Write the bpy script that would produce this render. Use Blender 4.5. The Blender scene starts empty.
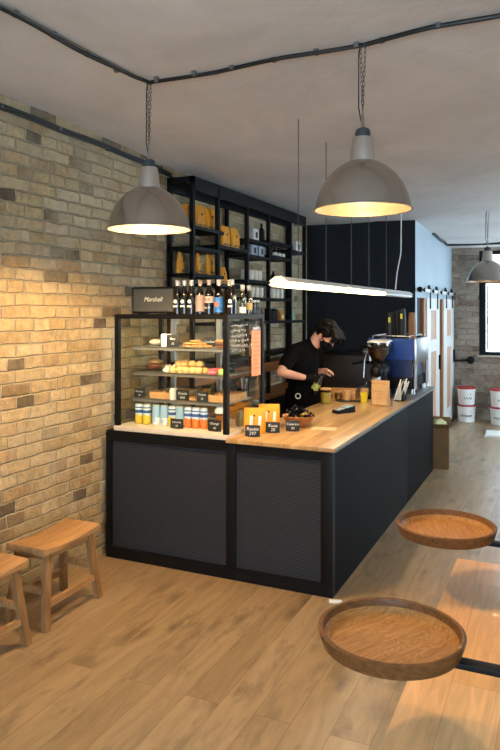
import bpy, bmesh, math, random
from mathutils import Vector, Matrix, Euler
random.seed(7)
SC = bpy.context.scene
COL = SC.collection
PI = math.pi

# ------------------------------------------------------------------ materials
def lin(c):
    return tuple(((v/255.0)/12.92 if v/255.0 <= .04045 else ((v/255.0+.055)/1.055)**2.4) for v in c)

def nm(name):
    m = bpy.data.materials.new(name); m.use_nodes = True
    nt = m.node_tree; nt.nodes.clear()
    out = nt.nodes.new('ShaderNodeOutputMaterial')
    return m, nt, out

def node(nt, t, **kw):
    n = nt.nodes.new(t)
    for k, v in kw.items():
        if k.startswith('_'): setattr(n, k[1:], v)
        else: n.inputs[k.replace('__', ' ')].default_value = v
    return n

def M(name, rgb, rough=.5, metal=0., var=.12, scale=12., bump=0., bscale=None, coat=0., spec=.5, emis=None, estr=0.):
    """plain surface with a little noise in its colour, and an optional fine bump"""
    m, nt, out = nm(name); L = nt.links.new
    b = node(nt, 'ShaderNodeBsdfPrincipled', Roughness=rough, Metallic=metal)
    b.inputs['Specular IOR Level'].default_value = spec
    b.inputs['Coat Weight'].default_value = coat
    tc = node(nt, 'ShaderNodeTexCoord')
    nz = node(nt, 'ShaderNodeTexNoise', Scale=scale, Detail=4.)
    L(tc.outputs['Object'], nz.inputs['Vector'])
    r = node(nt, 'ShaderNodeValToRGB'); e = r.color_ramp.elements
    c = lin(rgb)
    e[0].position = .3; e[1].position = .7
    e[0].color = tuple(v*(1-var) for v in c)+(1,); e[1].color = tuple(min(1, v*(1+var)) for v in c)+(1,)
    L(nz.outputs['Fac'], r.inputs['Fac']); L(r.outputs['Color'], b.inputs['Base Color'])
    if bump:
        n2 = node(nt, 'ShaderNodeTexNoise', Scale=bscale or scale*4, Detail=5.)
        L(tc.outputs['Object'], n2.inputs['Vector'])
        bp = node(nt, 'ShaderNodeBump', Strength=bump, Distance=.01)
        L(n2.outputs['Fac'], bp.inputs['Height']); L(bp.outputs['Normal'], b.inputs['Normal'])
    if emis:
        b.inputs['Emission Color'].default_value = lin(emis)+(1,); b.inputs['Emission Strength'].default_value = estr
    L(b.outputs['BSDF'], out.inputs['Surface'])
    return m

def wood(name, light, dark, rough=.45, scale=1., axis=1, grain=14., bump=.12, rings=0., coat=0.):
    """wood grain stretched along one object axis"""
    m, nt, out = nm(name); L = nt.links.new
    b = node(nt, 'ShaderNodeBsdfPrincipled', Roughness=rough); b.inputs['Coat Weight'].default_value = coat; b.inputs['Specular IOR Level'].default_value = .25
    tc = node(nt, 'ShaderNodeTexCoord'); mp = node(nt, 'ShaderNodeMapping')
    s = [grain*scale]*3; s[axis] = 1.1*scale; mp.inputs['Scale'].default_value = s
    L(tc.outputs['Object'], mp.inputs['Vector'])
    nz = node(nt, 'ShaderNodeTexNoise', Scale=1.6, Detail=7., Roughness=.62, Distortion=.5)
    L(mp.outputs['Vector'], nz.inputs['Vector'])
    fac = nz.outputs['Fac']
    if rings:
        n3 = node(nt, 'ShaderNodeTexNoise', Scale=3.2, Detail=2.)
        mp2 = node(nt, 'ShaderNodeMapping'); s2 = [3.]*3; s2[axis] = .9; mp2.inputs['Scale'].default_value = s2
        L(tc.outputs['Object'], mp2.inputs['Vector']); L(mp2.outputs['Vector'], n3.inputs['Vector'])
        mu = node(nt, 'ShaderNodeMath', _operation='MULTIPLY'); mu.inputs[1].default_value = rings
        si = node(nt, 'ShaderNodeMath', _operation='SINE'); ad = node(nt, 'ShaderNodeMath', _operation='MULTIPLY_ADD')
        ad.inputs[1].default_value = .075; L(n3.outputs['Fac'], mu.inputs[0]); L(mu.outputs[0], si.inputs[0])
        L(si.outputs[0], ad.inputs[0]); L(nz.outputs['Fac'], ad.inputs[2]); fac = ad.outputs[0]
    r = node(nt, 'ShaderNodeValToRGB'); e = r.color_ramp.elements
    e[0].position = .33; e[0].color = lin(dark)+(1,); e[1].position = .66; e[1].color = lin(light)+(1,)
    L(fac, r.inputs['Fac']); L(r.outputs['Color'], b.inputs['Base Color'])
    bp = node(nt, 'ShaderNodeBump', Strength=bump, Distance=.003)
    L(fac, bp.inputs['Height']); L(bp.outputs['Normal'], b.inputs['Normal'])
    L(b.outputs['BSDF'], out.inputs['Surface'])
    return m

def swizzle(nt, coord, order, scale=(1, 1, 1)):
    L = nt.links.new
    sp = node(nt, 'ShaderNodeSeparateXYZ'); L(coord, sp.inputs[0])
    cb = node(nt, 'ShaderNodeCombineXYZ')
    for i, a in enumerate(order):
        if a is None: continue
        mu = node(nt, 'ShaderNodeMath', _operation='MULTIPLY'); mu.inputs[1].default_value = scale[i]
        L(sp.outputs[a], mu.inputs[0]); L(mu.outputs[0], cb.inputs[i])
    return cb.outputs[0]

def planks(name, order, pw, pl, tones, rough=.4, gap=.004, gdark=.25, knots=True, grain=9., coat=0., dirt=0.):
    """boards: order = (axis along the board, axis across)"""
    m, nt, out = nm(name); L = nt.links.new
    b = node(nt, 'ShaderNodeBsdfPrincipled', Roughness=rough); b.inputs['Coat Weight'].default_value = coat
    tc = node(nt, 'ShaderNodeTexCoord')
    v = swizzle(nt, tc.outputs['Object'], (order[0], order[1], None))
    br = node(nt, 'ShaderNodeTexBrick', _offset=.37, _offset_frequency=2)
    br.inputs['Scale'].default_value = 1.; br.inputs['Brick Width'].default_value = pl; br.inputs['Row Height'].default_value = pw
    br.inputs['Mortar Size'].default_value = gap; br.inputs['Mortar Smooth'].default_value = .3; br.inputs['Bias'].default_value = 0.
    br.inputs['Color1'].default_value = (0, 0, 0, 1); br.inputs['Color2'].default_value = (1, 1, 1, 1); br.inputs['Mortar'].default_value = (.5, .5, .5, 1)
    L(v, br.inputs['Vector'])
    rp = node(nt, 'ShaderNodeValToRGB'); e = rp.color_ramp.elements
    e[0].position = 0; e[0].color = lin(tones[0])+(1,); e[1].position = 1; e[1].color = lin(tones[-1])+(1,)
    for i, t in enumerate(tones[1:-1]):
        q = e.new((i+1)/(len(tones)-1)); q.color = lin(t)+(1,)
    L(br.outputs['Color'], rp.inputs['Fac'])
    # grain, shifted per board
    sc = node(nt, 'ShaderNodeVectorMath', _operation='MULTIPLY'); sc.inputs[1].default_value = (1.0, grain, 1.)
    ad = node(nt, 'ShaderNodeVectorMath', _operation='MULTIPLY_ADD'); ad.inputs[1].default_value = (7., 5., 3.)
    L(v, sc.inputs[0]); L(br.outputs['Color'], ad.inputs[0]); L(sc.outputs[0], ad.inputs[2])
    nz = node(nt, 'ShaderNodeTexNoise', Scale=1.9, Detail=7., Roughness=.62, Distortion=1.2); L(ad.outputs[0], nz.inputs['Vector'])
    gr = node(nt, 'ShaderNodeMapRange'); gr.inputs['From Min'].default_value = .3; gr.inputs['From Max'].default_value = .7
    gr.inputs['To Min'].default_value = .7; gr.inputs['To Max'].default_value = 1.12; L(nz.outputs['Fac'], gr.inputs['Value'])
    mx = node(nt, 'ShaderNodeVectorMath', _operation='SCALE'); L(rp.outputs['Color'], mx.inputs[0]); L(gr.outputs[0], mx.inputs['Scale'])
    last = mx.outputs[0]
    if knots:
        s2 = node(nt, 'ShaderNodeVectorMath', _operation='MULTIPLY'); s2.inputs[1].default_value = (1.9, 5.2, 1.); L(v, s2.inputs[0])
        a2 = node(nt, 'ShaderNodeVectorMath', _operation='MULTIPLY_ADD'); a2.inputs[1].default_value = (3., 2., 0.)
        L(br.outputs['Color'], a2.inputs[0]); L(s2.outputs[0], a2.inputs[2])
        vo = node(nt, 'ShaderNodeTexVoronoi', Scale=1.); L(a2.outputs[0], vo.inputs['Vector'])
        kr = node(nt, 'ShaderNodeMapRange'); kr.inputs['From Min'].default_value = .05; kr.inputs['From Max'].default_value = .26
        kr.inputs['To Min'].default_value = .52; kr.inputs['To Max'].default_value = 1.; L(vo.outputs['Distance'], kr.inputs['Value'])
        k2 = node(nt, 'ShaderNodeVectorMath', _operation='SCALE'); L(last, k2.inputs[0]); L(kr.outputs[0], k2.inputs['Scale']); last = k2.outputs[0]
    if dirt:
        dn = node(nt, 'ShaderNodeTexNoise', Scale=1., Detail=7., Roughness=.64)
        s3 = node(nt, 'ShaderNodeVectorMath', _operation='MULTIPLY'); s3.inputs[1].default_value = (3.2, 7.5, 1.); L(v, s3.inputs[0])
        a3 = node(nt, 'ShaderNodeVectorMath', _operation='MULTIPLY_ADD'); a3.inputs[1].default_value = (11., 13., 5.)
        L(br.outputs['Color'], a3.inputs[0]); L(s3.outputs[0], a3.inputs[2]); L(a3.outputs[0], dn.inputs['Vector'])
        dr = node(nt, 'ShaderNodeMapRange'); dr.inputs['From Min'].default_value = .32; dr.inputs['From Max'].default_value = .46
        dr.inputs['To Min'].default_value = 1-dirt; dr.inputs['To Max'].default_value = 1.; L(dn.outputs['Fac'], dr.inputs['Value'])
        d2 = node(nt, 'ShaderNodeVectorMath', _operation='SCALE'); L(last, d2.inputs[0]); L(dr.outputs[0], d2.inputs['Scale']); last = d2.outputs[0]
    g = node(nt, 'ShaderNodeMapRange'); g.inputs['To Min'].default_value = 1.; g.inputs['To Max'].default_value = gdark
    L(br.outputs['Fac'], g.inputs['Value'])
    g2 = node(nt, 'ShaderNodeVectorMath', _operation='SCALE'); L(last, g2.inputs[0]); L(g.outputs[0], g2.inputs['Scale'])
    L(g2.outputs[0], b.inputs['Base Color'])
    h = node(nt, 'ShaderNodeMath', _operation='MULTIPLY_ADD'); h.inputs[1].default_value = -1.2
    L(br.outputs['Fac'], h.inputs[0]); L(gr.outputs[0], h.inputs[2])
    bp = node(nt, 'ShaderNodeBump', Strength=.25, Distance=.004); L(h.outputs[0], bp.inputs['Height']); L(bp.outputs['Normal'], b.inputs['Normal'])
    L(b.outputs['BSDF'], out.inputs['Surface'])
    return m

def bricks(name, order, ramp, mortar, bw=.235, bh=.0765, bump=1.):
    """old rough brickwork; ramp = [(pos, rgb)] picked per brick"""
    m, nt, out = nm(name); L = nt.links.new
    b = node(nt, 'ShaderNodeBsdfPrincipled', Roughness=.9); b.inputs['Specular IOR Level'].default_value = .2
    tc = node(nt, 'ShaderNodeTexCoord')
    v = swizzle(nt, tc.outputs['Object'], (order[0], order[1], None))
    wn = node(nt, 'ShaderNodeTexNoise', Scale=7., Detail=5., Roughness=.6); L(tc.outputs['Object'], wn.inputs['Vector'])
    wv = node(nt, 'ShaderNodeVectorMath', _operation='MULTIPLY_ADD'); wv.inputs[1].default_value = (.055, .032, 0)
    L(wn.outputs['Color'], wv.inputs[0]); L(v, wv.inputs[2])
    br = node(nt, 'ShaderNodeTexBrick', _offset=.5, _squash=.62, _squash_frequency=3)
    br.inputs['Scale'].default_value = 1.; br.inputs['Brick Width'].default_value = bw; br.inputs['Row Height'].default_value = bh
    br.inputs['Mortar Size'].default_value = .0075; br.inputs['Mortar Smooth'].default_value = .8; br.inputs['Bias'].default_value = 0.
    br.inputs['Color1'].default_value = (0, 0, 0, 1); br.inputs['Color2'].default_value = (1, 1, 1, 1); br.inputs['Mortar'].default_value = (.5, .5, .5, 1)
    L(wv.outputs[0], br.inputs['Vector'])
    rp = node(nt, 'ShaderNodeValToRGB'); e = rp.color_ramp.elements
    e[0].position = ramp[0][0]; e[0].color = lin(ramp[0][1])+(1,); e[1].position = ramp[-1][0]; e[1].color = lin(ramp[-1][1])+(1,)
    for p, c in ramp[1:-1]:
        q = e.new(p); q.color = lin(c)+(1,)
    L(br.outputs['Color'], rp.inputs['Fac'])
    nz = node(nt, 'ShaderNodeTexNoise', Scale=17., Detail=9., Roughness=.72); L(tc.outputs['Object'], nz.inputs['Vector'])
    big = node(nt, 'ShaderNodeTexNoise', Scale=2.2, Detail=4.); L(tc.outputs['Object'], big.inputs['Vector'])
    f = node(nt, 'ShaderNodeMapRange'); f.inputs['From Min'].default_value = .3; f.inputs['From Max'].default_value = .7
    f.inputs['To Min'].default_value = .6; f.inputs['To Max'].default_value = 1.2; L(nz.outputs['Fac'], f.inputs['Value'])
    sc = node(nt, 'ShaderNodeVectorMath', _operation='SCALE'); L(rp.outputs['Color'], sc.inputs[0]); L(f.outputs[0], sc.inputs['Scale'])
    # mortar smeared over parts of the bricks
    ms = node(nt, 'ShaderNodeMapRange'); ms.inputs['From Min'].default_value = .5; ms.inputs['From Max'].default_value = .66
    ms.inputs['To Max'].default_value = .5; L(big.outputs['Fac'], ms.inputs['Value'])
    mxf = node(nt, 'ShaderNodeMath', _operation='MAXIMUM'); L(br.outputs['Fac'], mxf.inputs[0]); L(ms.outputs[0], mxf.inputs[1])
    mix = node(nt, 'ShaderNodeMix', _data_type='RGBA'); L(mxf.outputs[0], mix.inputs['Factor'])
    L(sc.outputs[0], mix.inputs[6]); mix.inputs[7].default_value = lin(mortar)+(1,)
    L(mix.outputs[2], b.inputs['Base Color'])
    h = node(nt, 'ShaderNodeMath', _operation='MULTIPLY_ADD'); h.inputs[1].default_value = -.75
    L(br.outputs['Fac'], h.inputs[0]); L(nz.outputs['Fac'], h.inputs[2])
    h2 = node(nt, 'ShaderNodeMath', _operation='MULTIPLY_ADD'); h2.inputs[1].default_value = .35; L(br.outputs['Color'], h2.inputs[0]); L(h.outputs[0], h2.inputs[2])
    bp = node(nt, 'ShaderNodeBump', Strength=bump, Distance=.03); L(h2.outputs[0], bp.inputs['Height']); L(bp.outputs['Normal'], b.inputs['Normal'])
    L(b.outputs['BSDF'], out.inputs['Surface'])
    return m

def glass(name, tint=(255, 255, 255), spec=.12, rough=.02):
    m, nt, out = nm(name); L = nt.links.new
    t = node(nt, 'ShaderNodeBsdfTransparent'); t.inputs['Color'].default_value = lin(tint)+(1,)
    g = node(nt, 'ShaderNodeBsdfGlossy', Roughness=rough)
    lw = node(nt, 'ShaderNodeLayerWeight', Blend=.5)
    fr = node(nt, 'ShaderNodeMath', _operation='POWER'); fr.inputs[1].default_value = 4.; L(lw.outputs['Facing'], fr.inputs[0])
    fs = node(nt, 'ShaderNodeMath', _operation='MULTIPLY_ADD'); fs.inputs[1].default_value = .9; fs.inputs[2].default_value = .02; L(fr.outputs[0], fs.inputs[0]); fr = fs
    tc = node(nt, 'ShaderNodeTexCoord'); nz = node(nt, 'ShaderNodeTexNoise', Scale=6., Detail=3.); L(tc.outputs['Object'], nz.inputs['Vector'])
    mu = node(nt, 'ShaderNodeMath', _operation='MULTIPLY_ADD'); mu.inputs[1].default_value = spec*.3
    L(nz.outputs['Fac'], mu.inputs[0]); L(fr.outputs[0], mu.inputs[2])
    mx = node(nt, 'ShaderNodeMixShader'); L(mu.outputs[0], mx.inputs[0]); L(t.outputs[0], mx.inputs[1]); L(g.outputs[0], mx.inputs[2])
    L(mx.outputs[0], out.inputs['Surface'])
    return m

def glow(name, rgb, s):
    m, nt, out = nm(name)
    e = node(nt, 'ShaderNodeEmission', Strength=s); e.inputs['Color'].default_value = lin(rgb)+(1,)
    nt.links.new(e.outputs[0], out.inputs['Surface'])
    return m

def perforated(name):
    """dark expanded-metal sheet: fine diamond lattice on the X/Z plane"""
    m, nt, out = nm(name); L = nt.links.new
    b = node(nt, 'ShaderNodeBsdfPrincipled', Roughness=.5, Metallic=0.)
    b.inputs['Specular IOR Level'].default_value = .25
    tc = node(nt, 'ShaderNodeTexCoord')
    v = swizzle(nt, tc.outputs['Object'], (0, 2, None))
    br = node(nt, 'ShaderNodeTexBrick', _offset=.5)
    br.inputs['Scale'].default_value = 1.; br.inputs['Brick Width'].default_value = .024; br.inputs['Row Height'].default_value = .012
    br.inputs['Mortar Size'].default_value = .0034; br.inputs['Mortar Smooth'].default_value = .4
    L(v, br.inputs['Vector'])
    r = node(nt, 'ShaderNodeValToRGB'); e = r.color_ramp.elements
    e[0].color = lin((16, 16, 18))+(1,); e[1].color = lin((54, 58, 64))+(1,)
    L(br.outputs['Fac'], r.inputs['Fac']); L(r.outputs['Color'], b.inputs['Base Color'])
    bp = node(nt, 'ShaderNodeBump', Strength=.6, Distance=.004); L(br.outputs['Fac'], bp.inputs['Height']); L(bp.outputs['Normal'], b.inputs['Normal'])
    L(b.outputs['BSDF'], out.inputs['Surface'])
    return m

def plaster(name, rgb, var=.16, rough=.85):
    m, nt, out = nm(name); L = nt.links.new
    b = node(nt, 'ShaderNodeBsdfPrincipled', Roughness=rough); b.inputs['Specular IOR Level'].default_value = .25
    tc = node(nt, 'ShaderNodeTexCoord')
    n1 = node(nt, 'ShaderNodeTexNoise', Scale=1.3, Detail=8., Roughness=.62, Distortion=.6); L(tc.outputs['Object'], n1.inputs['Vector'])
    r = node(nt, 'ShaderNodeValToRGB'); e = r.color_ramp.elements; c = lin(rgb)
    e[0].position = .32; e[1].position = .68
    e[0].color = tuple(x*(1-var) for x in c)+(1,); e[1].color = tuple(min(1, x*(1+var)) for x in c)+(1,)
    L(n1.outputs['Fac'], r.inputs['Fac']); L(r.outputs['Color'], b.inputs['Base Color'])
    n2 = node(nt, 'ShaderNodeTexNoise', Scale=6., Detail=6., Roughness=.55, Distortion=.8); L(tc.outputs['Object'], n2.inputs['Vector'])
    bp = node(nt, 'ShaderNodeBump', Strength=.22, Distance=.03); L(n2.outputs['Fac'], bp.inputs['Height']); L(bp.outputs['Normal'], b.inputs['Normal'])
    L(b.outputs['BSDF'], out.inputs['Surface'])
    return m

def twotone(name, a, b_, cut, rough=.35, metal=0.):
    """lower colour a up to object height cut, colour b_ above (a filled glass, a printed can)"""
    m, nt, out = nm(name); L = nt.links.new
    b = node(nt, 'ShaderNodeBsdfPrincipled', Roughness=rough, Metallic=metal)
    tc = node(nt, 'ShaderNodeTexCoord'); sp = node(nt, 'ShaderNodeSeparateXYZ'); L(tc.outputs['Object'], sp.inputs[0])
    nz = node(nt, 'ShaderNodeTexNoise', Scale=38., Detail=2.); L(tc.outputs['Object'], nz.inputs['Vector'])
    ad = node(nt, 'ShaderNodeMath', _operation='MULTIPLY_ADD'); ad.inputs[1].default_value = .035
    L(nz.outputs['Fac'], ad.inputs[0]); L(sp.outputs[2], ad.inputs[2])
    r = node(nt, 'ShaderNodeValToRGB'); e = r.color_ramp.elements; r.color_ramp.interpolation = 'CONSTANT'
    e[0].position = 0.; e[0].color = lin(a)+(1,); e[1].position = min(.99, cut+.0175); e[1].color = lin(b_)+(1,)
    L(ad.outputs[0], r.inputs['Fac']); L(r.outputs['Color'], b.inputs['Base Color']); L(b.outputs['BSDF'], out.inputs['Surface'])
    return m

# ------------------------------------------------------------------ mesh builder
class MB:
    def __init__(s): s.bm = bmesh.new()
    def box(s, cx, cy, cz, sx, sy, sz, rot=None, bev=0., mat=0):
        r = bmesh.ops.create_cube(s.bm, size=1.)
        vs = r['verts']
        mtx = Matrix.Translation((cx, cy, cz))
        if rot: mtx = mtx @ Euler(rot).to_matrix().to_4x4()
        mtx = mtx @ Matrix.Diagonal((sx, sy, sz, 1))
        bmesh.ops.transform(s.bm, matrix=mtx, verts=vs)
        fs = list({f for v in vs for f in v.link_faces})
        if bev:
            es = list({e for v in vs for e in v.link_edges})
            q = bmesh.ops.bevel(s.bm, geom=es, offset=min(bev, .45*min(sx, sy, sz)), segments=2, affect='EDGES', profile=.6)
            fs = [f for f in fs if f.is_valid]+q['faces']
        for f in fs: f.material_index = mat
        return s
    def span(s, x0, x1, y0, y1, z0, z1, bev=0., mat=0):
        return s.box((x0+x1)/2, (y0+y1)/2, (z0+z1)/2, x1-x0, y1-y0, z1-z0, bev=bev, mat=mat)
    def lathe(s, prof, loc=(0, 0, 0), seg=28, rot=None, mat=0, sx=1., sy=1., close=False):
        mtx = Matrix.Translation(loc)
        if rot is not None: mtx = mtx @ (rot if isinstance(rot, Matrix) else Euler(rot).to_matrix().to_4x4())
        rings = []
        for (r, z) in prof:
            if r < 1e-6: rings.append([s.bm.verts.new(mtx @ Vector((0, 0, z)))])
            else: rings.append([s.bm.verts.new(mtx @ Vector((r*sx*math.cos(2*PI*k/seg), r*sy*math.sin(2*PI*k/seg), z))) for k in range(seg)])
        pairs = list(zip(rings[:-1], rings[1:]))
        if close: pairs.append((rings[-1], rings[0]))
        for a, b in pairs:
            for k in range(seg):
                k2 = (k+1) % seg
                if len(a) == 1 and len(b) == 1: continue
                if len(a) == 1: f = s.bm.faces.new((a[0], b[k2], b[k]))
                elif len(b) == 1: f = s.bm.faces.new((a[k], a[k2], b[0]))
                else: f = s.bm.faces.new((a[k], a[k2], b[k2], b[k]))
                f.material_index = mat
        return s
    def tube(s, pts, rad, seg=8, caps=True, mat=0, round_=False):
        pts = [Vector(p) for p in pts]; n = len(pts)
        rad = list(rad) if hasattr(rad, '__len__') else [rad]*n
        if round_:
            a = (pts[0]-pts[1]).normalized(); b = (pts[-1]-pts[-2]).normalized()
            h0 = [(pts[0]+a*rad[0]*k, rad[0]*math.sqrt(max(0, 1-k*k))) for k in (.97, .8, .45)]
            h1 = [(pts[-1]+b*rad[-1]*k, rad[-1]*math.sqrt(max(0, 1-k*k))) for k in (.45, .8, .97)]
            pts = [h[0] for h in h0]+pts+[h[0] for h in h1]; rad = [h[1] for h in h0]+rad+[h[1] for h in h1]; n = len(pts)
        t0 = (pts[1]-pts[0]).normalized()
        u = t0.orthogonal().normalized(); rings = []
        for i in range(n):
            t = (pts[min(i+1, n-1)]-pts[max(i-1, 0)])
            t = t.normalized() if t.length > 1e-9 else t0
            u = (u-t*u.dot(t)); u = u.normalized() if u.length > 1e-6 else t.orthogonal().normalized()
            w = t.cross(u)
            rings.append([s.bm.verts.new(pts[i]+(u*math.cos(2*PI*k/seg)+w*math.sin(2*PI*k/seg))*rad[i]) for k in range(seg)])
        for a, b in zip(rings[:-1], rings[1:]):
            for k in range(seg):
                f = s.bm.faces.new((a[k], a[(k+1) % seg], b[(k+1) % seg], b[k])); f.material_index = mat
        if caps:
            f = s.bm.faces.new(list(reversed(rings[0]))); f.material_index = mat
            f = s.bm.faces.new(rings[-1]); f.material_index = mat
        return s
    def bar(s, a, b, w, h, mat=0, bev=0., up=(0, 0, 1)):
        """rectangular bar from a to b"""
        a = Vector(a); b = Vector(b); d = b-a; z = d.normalized(); u = Vector(up)
        x = u.cross(z); x = x.normalized() if x.length > 1e-6 else z.orthogonal().normalized()
        y = z.cross(x)
        mtx = Matrix((x, y, z)).transposed().to_4x4(); mtx.translation = (a+b)/2
        r = bmesh.ops.create_cube(s.bm, size=1.); vs = r['verts']
        bmesh.ops.transform(s.bm, matrix=mtx @ Matrix.Diagonal((w, h, d.length, 1)), verts=vs)
        fs = list({f for v in vs for f in v.link_faces})
        if bev:
            es = list({e for v in vs for e in v.link_edges})
            q = bmesh.ops.bevel(s.bm, geom=es, offset=bev, segments=2, affect='EDGES'); fs = [f for f in fs if f.is_valid]+q['faces']
        for f in fs: f.material_index = mat
        return s
    def ball(s, c, r, scale=(1, 1, 1), rot=None, u=16, v=10, mat=0):
        mtx = Matrix.Translation(c)
        if rot is not None: mtx = mtx @ (rot if isinstance(rot, Matrix) else Euler(rot).to_matrix().to_4x4())
        mtx = mtx @ Matrix.Diagonal((scale[0], scale[1], scale[2], 1))
        q = bmesh.ops.create_uvsphere(s.bm, u_segments=u, v_segments=v, radius=r, matrix=mtx)
        for f in {f for w in q['verts'] for f in w.link_faces}: f.material_index = mat
        return s
    def prism(s, poly, axis, a0, a1, mat=0):
        """poly: 2-D outline in the two axes other than axis, from a0 to a1"""
        def P(p, a):
            l = list(p); l.insert(axis, a); return Vector(l)
        A = [s.bm.verts.new(P(p, a0)) for p in poly]; B = [s.bm.verts.new(P(p, a1)) for p in poly]
        n = len(poly); fs = [s.bm.faces.new(A), s.bm.faces.new(list(reversed(B)))]
        for i in range(n): fs.append(s.bm.faces.new((A[i], B[i], B[(i+1) % n], A[(i+1) % n])))
        for f in fs: f.material_index = mat
        return s
    def loft(s, rings, mat=0, caps=True):
        R = [[s.bm.verts.new(Vector(p)) for p in r] for r in rings]; n = len(R[0])
        for a, b in zip(R[:-1], R[1:]):
            for k in range(n): s.bm.faces.new((a[k], a[(k+1) % n], b[(k+1) % n], b[k])).material_index = mat
        if caps:
            s.bm.faces.new(list(reversed(R[0]))).material_index = mat; s.bm.faces.new(R[-1]).material_index = mat
        return s
    def build(s, name, mats, parent=None, loc=(0, 0, 0), rotz=0., smooth=35.):
        bmesh.ops.recalc_face_normals(s.bm, faces=s.bm.faces)
        me = bpy.data.meshes.new(name); s.bm.to_mesh(me); s.bm.free()
        for m in (mats if isinstance(mats, (list, tuple)) else [mats]): me.materials.append(m)
        if smooth and len(me.polygons):
            me.polygons.foreach_set('use_smooth', [True]*len(me.polygons))
            me.set_sharp_from_angle(angle=math.radians(smooth))
        o = bpy.data.objects.new(name, me); COL.objects.link(o)
        o.location = loc; o.rotation_euler = (0, 0, rotz)
        if parent: o.parent = parent
        return o

def tag(o, label, cat, group=None, kind=None):
    o['label'] = label; o['category'] = cat
    if group: o['group'] = group
    if kind: o['kind'] = kind
    return o
def thing(name, label, cat, loc=(0, 0, 0), rotz=0., group=None):
    o = bpy.data.objects.new(name, None); COL.objects.link(o); o.empty_display_size = .05
    o.location = loc; o.rotation_euler = (0, 0, rotz)
    return tag(o, label, cat, group)
def dup(root, loc, rotz, label, group=None, scale=None):
    kids = list(root.children)
    r = root.copy(); COL.objects.link(r); r.location = loc; r.rotation_euler = (0, 0, rotz); r['label'] = label
    if group: r['group'] = group
    if scale: r.scale = scale
    for ch in kids:
        c = ch.copy(); COL.objects.link(c); c.parent = r
        for g in ch.children:
            d = g.copy(); COL.objects.link(d); d.parent = c
    return r
def struct(o, label=None, cat=None):
    o['kind'] = 'structure'
    o['label'] = label or o.name; o['category'] = cat or o.name.split('_')[0]
    return o

def text(name, body, size, mat, parent, loc, rot=(PI/2, 0, 0), shear=0., align='CENTER', ext=.0006):
    cu = bpy.data.curves.new(name, 'FONT'); cu.body = body; cu.size = size; cu.align_x = align; cu.align_y = 'CENTER'
    cu.extrude = ext; cu.shear = shear; cu.resolution_u = 3
    t = bpy.data.objects.new(name+'_t', cu); COL.objects.link(t)
    dg = bpy.context.evaluated_depsgraph_get()
    me = bpy.data.meshes.new_from_object(t.evaluated_get(dg)); me.name = name
    bpy.data.objects.remove(t); bpy.data.curves.remove(cu)
    me.materials.clear(); me.materials.append(mat)
    o = bpy.data.objects.new(name, me); COL.objects.link(o); o.location = loc; o.rotation_euler = rot
    if parent: o.parent = parent
    return o

def remesh(o, voxel, smooth_it=3, factor=.5):
    md = o.modifiers.new('r', 'REMESH'); md.mode = 'VOXEL'; md.voxel_size = voxel; md.use_smooth_shade = True
    if smooth_it:
        sm = o.modifiers.new('s', 'SMOOTH'); sm.iterations = smooth_it; sm.factor = factor
    dg = bpy.context.evaluated_depsgraph_get()
    me = bpy.data.meshes.new_from_object(o.evaluated_get(dg)); me.name = o.name
    mats = list(o.data.materials); o.modifiers.clear(); o.data = me
    me.materials.clear()
    for m in mats: me.materials.append(m)
    me.polygons.foreach_set('use_smooth', [True]*len(me.polygons))
    return o

# ------------------------------------------------------------------ palette
BRICK = [(0., (112, 98, 80)), (.05, (130, 112, 88)), (.12, (180, 156, 120)), (.34, (208, 184, 142)), (.55, (194, 168, 124)), (.75, (216, 196, 158)), (.9, (190, 158, 114)), (1., (152, 130, 98))]
m_brick = bricks('sand_brick', (1, 2), BRICK, (196, 186, 160))
BRICK2 = [(0., (104, 84, 72)), (.3, (146, 128, 112)), (.6, (158, 144, 126)), (1., (130, 104, 88))]
m_brick_far = bricks('far_brick', (0, 2), BRICK2, (176, 164, 146), bw=.26, bh=.09)
m_floor = planks('floor_boards', (1, 0), .168, 2.6, [(156, 130, 96), (168, 142, 106), (146, 122, 90), (174, 148, 114)], rough=.34, gap=.0016, gdark=.55, grain=7., dirt=.4)
m_ceil = plaster('ceiling_plaster', (214, 210, 206), var=.1)
m_white_wall = plaster('painted_wall', (200, 198, 192), var=.05)
m_blue = plaster('blue_grey_paint', (166, 178, 184), var=.05, rough=.6)
m_navy = plaster('dark_paint', (33, 38, 44), var=.12, rough=.7)
m_black = M('black_steel', (11, 11, 13), .5, 0, var=.2, scale=20, bump=.03, spec=.2)
m_blackp = M('black_panel', (16, 17, 19), .6, .0, var=.18, scale=5, bump=.03, spec=.1)
m_rack = M('rack_steel', (13, 13, 15), .6, 0, var=.2, spec=.2)
m_perf = perforated('expanded_metal')
m_top = planks('butcher_block', (1, 0), .045, .62, [(184, 144, 92), (164, 124, 76), (198, 160, 108), (174, 136, 84)], rough=.32, gap=.0008, gdark=.6, knots=False, grain=16, coat=.15)
m_steel = M('brushed_steel', (170, 170, 168), .32, 1., var=.06, scale=30)
m_shelfsteel = M('shelf_metal', (150, 148, 142), .45, .6, var=.08)
m_lamp = M('lamp_metal', (176, 170, 162), .24, .9, var=.05, scale=3)
m_lampneck = M('lamp_neck_metal', (190, 182, 172), .4, .7, var=.05, scale=9)
m_lampin = M('lamp_lining', (110, 96, 86), .42, .6, var=.04)
m_socket = M('socket_grey', (58, 64, 68), .55, 0, var=.1)
m_chain = M('chain_steel', (96, 92, 86), .4, .9, var=.15, scale=60)
m_cable = M('black_cable', (20, 20, 21), .5, 0, var=.15)
m_clip = M('cable_clip', (120, 122, 122), .4, .6, var=.1)
m_stool = wood('stool_wood', (186, 144, 98), (146, 106, 66), rough=.5, axis=1, grain=11, scale=1.4)
m_stoolleg = wood('stool_leg_wood', (168, 128, 84), (130, 92, 56), rough=.55, axis=2, grain=14, scale=1.4)
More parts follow.
